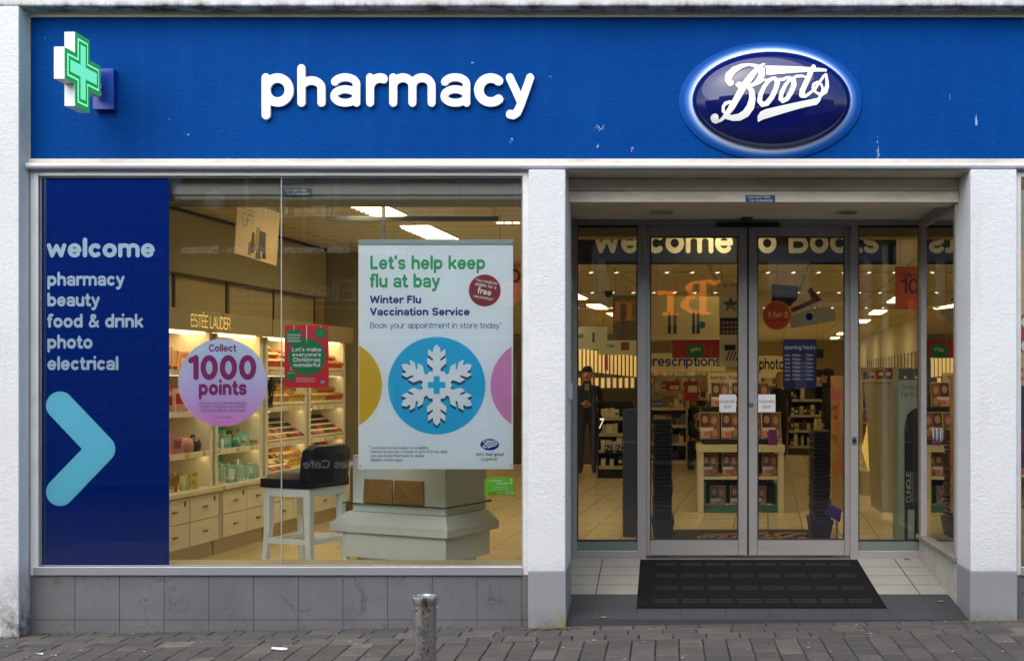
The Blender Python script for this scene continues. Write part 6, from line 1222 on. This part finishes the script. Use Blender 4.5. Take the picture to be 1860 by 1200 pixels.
def gondola(name, label, x, y, w, d, h, rows, pal, seed, body, far=False):
    t = thing(name, label, 'shelving unit', (x, y, FL)); m = MB(); m.box(x-w/2, x+w/2, y+d-.03, y+d, FL, FL+h, body); m.box(x-w/2, x+w/2, y+.02, y+d-.03, FL, FL+.14, body); m.box(x-w/2-.02, x-w/2, y, y+d, FL, FL+h, body); m.box(x+w/2, x+w/2+.02, y, y+d, FL, FL+h, body); m.part('frame', t)
    r = random.Random(seed); sh = (h-.16)/rows; ms = [mat('pack_'+c, c, .4) for c in pal]
    for k in range(rows):
        z = FL+.15+k*sh; m = MB(); m.box(x-w/2, x+w/2, y, y+d-.031, z, z+.02, MATS['cream_stand'] if 'cream_stand' in MATS else body); m.box(x-w/2, x+w/2, y-.008, y-.001, z-.02, z+.03, mat('shelf_ticket_rail', 'b8ad8a', .4)); m.part('shelf', t)
        u = x-w/2+.03; j = 0
        while u < x+w/2-.05:
            bw = r.uniform(.05, .11); bh = r.uniform(.4, .8)*sh
            if r.random() < .88:
                pr = FARP if far else MB(); pr.box(u, u+bw*.9, y+.03, y+.03+min(d*.5, .2), z+.021, z+.021+bh, ms[r.randrange(len(ms))])
                if r.random() < .6: pr.box(u+bw*.15, u+bw*.7, y+.0285, y+.0295, z+.021+bh*.3, z+.021+bh*.6, ms[r.randrange(len(ms))])
                kk = ('bottom', 'lower', 'middle', 'upper', 'top', 'topmost')[min(5, int(k*6/rows))]
                if not far: pr.obj('shelf_pack', f'small pack on the {kk} shelf of the {label[:60]}'[:110], 'pack', f'packs on the {kk} shelf of the {label[:40]}')
            u += bw
    return t
MIX = ['c23a2a', 'd8d0b8', '3a6a8a', 'e0c890', '8a5a3a', '5a7a4a', 'd0b0a0', '2a2a30', 'b8a070']
gondola('shop_shelves', 'tall shelves left of the magazine stand', X(1208, 18), 18, .65, .45, 1.25, 4, MIX, 1, M_TAN)
gondola('shop_shelves', 'grey shelves behind the magazine stand', X(1292, 19), 19.0, .7, .45, 1.35, 5, ['b03024', '2a2420', '8a6a4a', 'd8c8a8', 'b89060'], 2, M_TAN)
gondola('shop_shelves', 'dark shelves below the opening hours panel', X(1466, 22), 22, .68, .5, 1.62, 5, ['d8d0b0', '3a3226', 'b8ae8a', '2a2420'], 4, mat('brown_gondola', '4a3d22', .6))
gondola('shop_shelves', 'long shelves on the far right aisle', 5.2, 26, 1.6, .5, 1.7, 5, MIX, 5, M_TAN)
gondola('shop_shelves', 'low shelves far down the aisle', X(1245, 25), 25, 1.2, .5, 1.4, 4, MIX, 6, M_TAN)
gondola('shop_shelves', 'wide cluttered shelves halfway down the left aisle', X(1236, 21.5), 21.5, 1.0, .45, 1.5, 5, ['c8b890', '8a3a2a', 'd8cdb0', '4a5a6a', 'b88a5a', 'e0d6c0'], 8, M_TAN, True)
gondola('shop_shelves', 'far shelves behind the blonde shopper', X(1400, 27), 27, 1.5, .45, 1.6, 5, ['b8a880', '6a4a3a', 'd8cdb0', '3a4a4a', 'a87a4a'], 9, M_TAN, True)
gondola('shop_shelves', 'bright shelves at the end of the shop', X(1260, 33), 33, 3.4, .45, 1.7, 5, MIX, 10, M_TAN, True)
FARP.obj('distant_packs', 'tiny mixed packs crowding the farthest shop shelves', 'packs', kind='stuff')
gondola('makeup_stand', 'black make-up stand behind the left sidelight', X(1118, 16.8), 16.8, .48, .4, 1.1, 4, ['e8e2c8', 'd8d0b0', '1a1816'], 7, M_BLACK)
for px, py, c, Z_ in ((1106, 818, 9, 16.76), (1126, 818, 9, 16.76), (1088, 778, 19, 16.7)):
    m = MB(); Zp = Z_
    if c > 10: m.pbox(px-5, px+6, py-24, py+4, Zp, .01, M_BLACK); text(m, '7', P(px-2, py, Zp-.003), c*Zp/F, mat('white_numeral', 'e8e6da', .5, emit=.6), w=.12, ux=Vector((.6, 0, 0)), uy=Vector((.2, 0, .98)), step=.04); m.obj('numeral_sign', 'small black sign with a bright white 7 beside the make-up stand', 'sign')
    else: m.pbox(px-8, px+8, py-10, py+4, Zp, .01, M_BLACK); text(m, 'N7', P(px-6, py, Zp-.003), c*Zp/F, MATS['poster_white'], w=.1, step=.05); m.obj('numeral_sign', f'black plate lettered N7 at the foot of the make-up stand, {"left" if px < 1110 else "right"} one', 'sign')
# lit make-up wall on the left, with white header boards
def lit_wall():
    t = thing('lit_makeup_wall', 'glowing make-up wall with white new headers seen through the left sidelight', 'display wall', P(1100, 880, 19.5)); LW = mat('warm_lightbox', 'ffdc8a', .5, emit=.24)
    m = MB(); m.box(-2.6, -.45, 19.6, 19.8, FL, 2.4, mat('brown_wall_unit', '5a4a2a', .6)); m.part('back_panel', t)
    for k in range(17):
        x = X(1044, 19.5)+k*.066*1.0; m = MB(); m.box(x, x+.04, 19.55, 19.59, ZZ(672+k*.8, 19.5), ZZ(632+k*.9, 19.5), LW); m.part('light_tube', t)
    for k in range(10):
        x = X(1048, 19.5)+k*.1; m = MB(); m.box(x, x+.055, 19.54, 19.59, ZZ(704, 19.5), ZZ(686, 19.5), LW); m.part('light_panel', t)
    m = MB(); m.box(X(1098, 19.4), X(1104, 19.4), 19.4, 19.5, ZZ(672, 19.4), ZZ(644, 19.4), mat('red_strip', 'c8341e', .4)); m.part('red_panel', t)
lit_wall()
hd = mat('white_header_board', 'd6d6bc', .4); tl = mat('teal_letters', '1f7a94', .5)
hanging_board('new_header', 'white header board with teal new lettering, the nearer larger one', 'sign', 1030, 1103, 593, 634, 16.5, hd, True, lambda l, Z: (ptext(l, 'new', 1034, 1060, 615, 13, Z, tl, w=.13, step=.04), l.pbox(1076, 1080, 604, 622, Z+.001, .0005, M_DARK)))
hanging_board('new_header', 'white header board with teal new lettering, the farther one', 'sign', 1086, 1166, 618, 644, 17.5, hd, True, lambda l, Z: (ptext(l, 'new', 1092, 1116, 632, 10, Z, tl, w=.13, step=.04), l.pbox(1128, 1143, 621, 636, Z+.001, .0005, mat('red_print', '8a4a3a', .5))))
for px, Z, h, lab in ((1255, 17.2, 60, 'red hanging price board to the left of the magazine stand'), (1222, 19.5, 34, 'small red price board over the low shelves')):
    hanging_board('price_board', lab, 'sign', px-12, px+13, 692, 692+h*.6, Z, mat('price_red', 'a3221c', .5), True, lambda l, Z, px=px, h=h: l.pbox(px-5, px+11, 700, 700+h*.2, Z+.0005, .0005, CREAM_P))
m = MB(); m.pbox(1256, 1267, 684, 697, 26, .02, mat('bright_doorway', 'fff4dc', .5, emit=3)); m.obj('lit_sign', 'small bright white lit box at the far back of the shop', 'lit sign')
# standing slate slab, mirrored-logo mat, red wheel-bin etc.
g = MB(); Z = 10.5; g.box(X(1131, Z), X(1158, Z), Z, Z+.12, FL, ZZ(742, Z), mat('slate_grey', '3c4250', .4)); g.obj('slate_slab', 'slate grey upright slab behind the left sidelight', 'security gate', bevel=.01)  # plain upright slate grey box
m = MB(); im = mat('charcoal_inner_mat', '2a2824', .9, bump=.3, bscale=80); m.box(X(1222, 10.1), X(1490, 10.1), 9.75, 10.95, FL+.001, FL+.012, im); q = mat('gold_mat_print', '9a7838', .8)
put_shape(m, LOGO, (X(1330, 10.6)+.2, 10.5, FL+.0145), Vector((-1, 0, 0)), Vector((0, -1, 0)), .72, q); m.obj('inner_mat', 'charcoal mat with gold script printed on it just inside the doors', 'doormat')
m = MB(); Z = 19.2; m.box(X(1225, Z), X(1242, Z), Z, Z+.2, FL+.01, ZZ(812, Z), CREAM_P); m.disc(P(1229, 832, Z-.002), .09, .1, mat('cover_red', '', .5), 20); m.obj('cream_bin', 'cream box with a red disc beside the crouching woman', 'box')
#@@PEOPLE
# ============================================================ PEOPLE (inside the shop)
def person(label, at, face, J, cols, hair, group=None, extra=None):
    """J: joints name -> (x right, y forward, z up, radius) in the person's own frame; bones list joins them."""
    t = thing('person', label, 'person', at); 
    bones = [('pelvis', 'waist'), ('waist', 'chest'), ('chest', 'neck'), ('neck', 'jaw'), ('jaw', 'brow'), ('brow', 'crown')]
    for s in 'lr': bones += [('chest', 'shoulder_'+s), ('shoulder_'+s, 'elbow_'+s), ('elbow_'+s, 'wrist_'+s), ('wrist_'+s, 'palm_'+s), ('pelvis', 'hip_'+s), ('hip_'+s, 'knee_'+s), ('knee_'+s, 'ankle_'+s), ('ankle_'+s, 'toe_'+s)]
    J = dict(J); names_ = list(J)
    for s in 'lr':
        p, w = Vector(J['palm_'+s][:3]), Vector(J['wrist_'+s][:3]); d = (p-w).normalized(); side = d.cross(Vector((0, 1, .3))).normalized()
        for k in range(4):
            a = p+side*((k-1.5)*.02); n1, n2 = f'f{s}{k}a', f'f{s}{k}b'; ln = (.052, .062, .058, .045)[k]
            J[n1] = (*(a+d*ln*.5+Vector((0, .008, 0))), .010); J[n2] = (*(a+d*ln+Vector((0, .02, -.006))), .008); bones += [('palm_'+s, n1), (n1, n2)]
        th = w+(p-w)*.35+side*(.035 if s == 'r' else -.035); J[f'f{s}t'] = (*th, .012); J[f'f{s}u'] = (*(th+d*.035+Vector((0, .015, 0))), .009); bones += [('palm_'+s, f'f{s}t'), (f'f{s}t', f'f{s}u')]
    J['nose'] = (J['jaw'][0], J['jaw'][1]+.105, J['jaw'][2]+.05, .014); bones.append(('jaw', 'nose')); names_ = list(J)
    me = bpy.data.meshes.new('body'); idx = {n: i for i, n in enumerate(names_)}
    me.from_pydata([J[n][:3] for n in names_], [(idx[a], idx[b]) for a, b in bones], []); o = bpy.data.objects.new('body', me); SC.collection.objects.link(o)
    md = o.modifiers.new('skin', 'SKIN'); md.use_smooth_shade = True; sv = me.skin_vertices[0].data
    for n in names_: r = J[n][3]; sv[idx[n]].radius = (r, r) if len(J[n]) < 5 else (J[n][4], r); sv[idx[n]].use_root = n == 'pelvis'
    sb = o.modifiers.new('sub', 'SUBSURF'); sb.levels = 2; sb.render_levels = 2
    dg = bpy.context.evaluated_depsgraph_get(); nm = bpy.data.meshes.new_from_object(o.evaluated_get(dg)); bpy.data.objects.remove(o)
    ms = [mat('skin_tone', 'b98a6c', .5), mat('cloth_'+cols[0], cols[0], .8), mat('cloth_'+cols[1], cols[1], .8), mat('shoe_black', '15130f', .5)]
    nm.materials.clear(); [nm.materials.append(m_) for m_ in ms]
    def zone(a, b):
        n = a+b
        if 'jaw' in n or 'brow' in n or 'palm' in n or 'nose' in n or a.startswith('f'): return 0
        if 'toe' in n: return 3
        if 'knee' in n or 'hip' in n: return 2
        return 1
    segs = [(Vector(J[a][:3]), Vector(J[b][:3]), zone(a, b), (J[a][3]+J[b][3])/2) for a, b in bones]
    for f in nm.polygons:
        c = f.center; best = None
        for a, b, z, r_ in segs:
            ab = b-a; q = max(0, min(1, (c-a).dot(ab)/max(ab.length_squared, 1e-9))); dd = (c-a-ab*q).length-r_*.9
            if best is None or dd < best[0]: best = (dd, z)
        f.material_index = best[1]; f.use_smooth = True
    b = bpy.data.objects.new('body', nm); SC.collection.objects.link(b); b.parent = t; t.rotation_euler.z = face
    br, jw = Vector(J['brow'][:3]), Vector(J['jaw'][:3]); hc = (br+jw)/2
    def child(nm_, mb): me_ = mb.mesh(nm_); o_ = bpy.data.objects.new(nm_, me_); SC.collection.objects.link(o_); o_.parent = t
    m = MB(); hm = mat('hair_'+hair[0], hair[0], .7); up = Vector(J['crown'][:3])
    m.ell(tuple(br+Vector((0, -.02, .02))), .082, .096, .08, hm, 16); 
    if hair[1] > 0: m.ell(tuple(hc+Vector((0, -.05, -.02-hair[1]*.35))), .085, .06, .1+hair[1]*.5, hm, 14)
    child('hair', m); m = MB()
    for s in (-1, 1): m.ell(tuple(jw+Vector((s*.032, .088, .075))), .011, .008, .006, mat('eye_dark', '1a1410', .3), 8)
    child('eyes', m); m = MB(); m.ell(tuple(jw+Vector((0, .088, .002))), .024, .008, .005, mat('lip', '8a4a40', .5), 8); child('mouth', m); m = MB()
    for s in (-1, 1): m.ell(tuple(hc+Vector((s*.078, -.005, .0))), .012, .02, .03, ms[0], 8)
    child('ear', m)
    if extra: extra(t, child)
    return t
def stand_J(h, arms='down', lean=0, thin=0):
    k = h/1.75; J = {'pelvis': (0, 0, .95, .13, .155), 'waist': (0, .0, 1.08, .11, .14), 'chest': (0, -.005, 1.30, .115, .165), 'neck': (0, .0, 1.475, .058), 'jaw': (0, .02, 1.56, .068), 'brow': (0, .012, 1.655, .083), 'crown': (0, .0, 1.70, .06)}
    for s, g in (('l', -1), ('r', 1)):
        J['shoulder_'+s] = (g*.185, -.01, 1.40, .062); J['hip_'+s] = (g*.095, 0, .90, .09); J['knee_'+s] = (g*.10, .015, .50, .058); J['ankle_'+s] = (g*.105, -.01, .09, .042); J['toe_'+s] = (g*.12, .14, .04, .036)
        if arms == 'hold': J['elbow_'+s] = (g*.235, -.02, 1.12, .046); J['wrist_'+s] = (g*.07, .21, 1.13, .03); J['palm_'+s] = (g*.03, .265, 1.155, .03)
        elif arms == 'bag' and s == 'r': J['elbow_'+s] = (g*.24, .0, 1.13, .046); J['wrist_'+s] = (g*.2, .2, 1.06, .03); J['palm_'+s] = (g*.19, .27, 1.05, .03)
        else: J['elbow_'+s] = (g*.225, -.02, 1.12, .045); J['wrist_'+s] = (g*.235, .03, .88, .03); J['palm_'+s] = (g*.235, .05, .80, .03)
    return {n: tuple(v*k for v in p) for n, p in J.items()}
# man with a phone: solid figure added for a reflection in the sidelight
def phone(t, child): m = MB(); m.box(-.04, .04, .275, .287, 1.12, 1.26, M_BLACK); child('stand_in_phone', m)
def jacket(t, child):
    m = MB(); m.prism([(-.03, .145, 1.36), (.03, .145, 1.36), (.045, .150, 1.0), (-.045, .150, 1.0)], (0, -.012, 0), mat('stand_in_grey_shirt', '8a8878', .8)); child('stand_in_shirt', m); phone(t, child)
Z = 17.6; person('young man in an open dark jacket with a phone, stand-in for a sidelight reflection', (X(1067, Z), Z, FL), R(180), stand_J(1.62, 'hold'), ('1e1e1c', '2c2a28'), ('1c140e', 0), extra=jacket)
Z = 21; person('blonde shopper in a long dark coat beside the opening hours panel', (X(1417, Z), Z, FL), R(25), stand_J(1.56), ('1c1612', '1c1612'), ('b8934e', .32))
Z = 17.5; person('dark-haired shopper in a black and yellow top behind the orange banner', (X(1503, Z), Z, FL), R(75), stand_J(1.58, 'bag'), ('2a2418', '1a1614'), ('1a120c', .2))
# woman crouching by the shelves
k = 1
J = {'pelvis': (0, -.12, .34, .15, .17), 'waist': (0, -.05, .47, .12, .15), 'chest': (0, .08, .63, .12, .165), 'neck': (0, .16, .77, .058), 'jaw': (0, .22, .82, .068), 'brow': (0, .235, .905, .083), 'crown': (0, .235, .95, .06)}
for s, g_ in (('l', -1), ('r', 1)):
    J['shoulder_'+s] = (g_*.175, .09, .70, .06); J['elbow_'+s] = (g_*.2, .28, .52, .045); J['wrist_'+s] = (g_*.1, .45, .56, .03); J['palm_'+s] = (g_*.07, .51, .58, .03)
    J['hip_'+s] = (g_*.10, -.08, .33, .1); J['knee_'+s] = (g_*.15, .36, .42, .062); J['ankle_'+s] = (g_*.13, .05, .09, .045); J['toe_'+s] = (g_*.14, .2, .04, .038)
Z = 18.2; person('dark-haired woman in dark clothes crouching by the shelves left of the magazine stand', (X(1236, Z), Z, FL+.0), R(-75), J, ('1a1514', '1e1a1c'), ('140e0a', .25))
# ============================================================ the narrow slice of window at the right edge
def right_window():
    t = thing('perfume_poster', 'orange and cream poster with red roundel, slice visible at the right edge', 'poster', P(1880, 850, ZV)); m = MB(); s = ZV/F
    m.pbox(1853.5, 1960, 345, 460, ZV+.012, .002, mat('grey_green_card', 'a9ab98', .5)); m.pbox(1853.5, 1960, 455, 700, ZV+.002, .002, mat('apricot_print', 'd8ab84', .5)); m.pbox(1853.5, 1960, 700, 850, ZV+.003, .002, mat('violet_print', '3a355e', .5)); m.disc(P(1880, 606, ZV), 42*s, 40*s, mat('red_roundel', 'b8402e', .5), 40); m.disc(P(1870, 585, ZV-.001), 15*s, 12*s, MATS['poster_white'], 24); m.disc(P(1870, 628, ZV-.001), 15*s, 13*s, MATS['poster_white'], 24)
    m.disc(P(1884, 800, ZV), 32*s, 40*s, mat('berry_print', '8a3038', .4), 30); m.pbox(1853.5, 1960, 850, 862, ZV+.002, .002, mat('orange_strip', 'c96a3a', .5)); m.part('sheet', t)
    l = MB(); ptext(l, 'have', 1848, 1890, 675, 11, ZV-.001, REDI, w=.12, step=.04); ptext(l, 'summer', 1852, 1910, 690, 9, ZV-.001, REDI, w=.12, step=.04); l.part('lettering', t)
    c = thing('window_crates', 'tan stepped display boxes at the foot of the window slice at the right edge', 'display boxes', P(1880, 1027, 8.1)); m = MB()
    for a, b in ((866, 918), (922, 968), (972, 1040)): m.pbox(1846, 1960, a, b, 8.0+(1040-b)*.001, .3, M_TAN)
    m.part('box', c)
right_window()
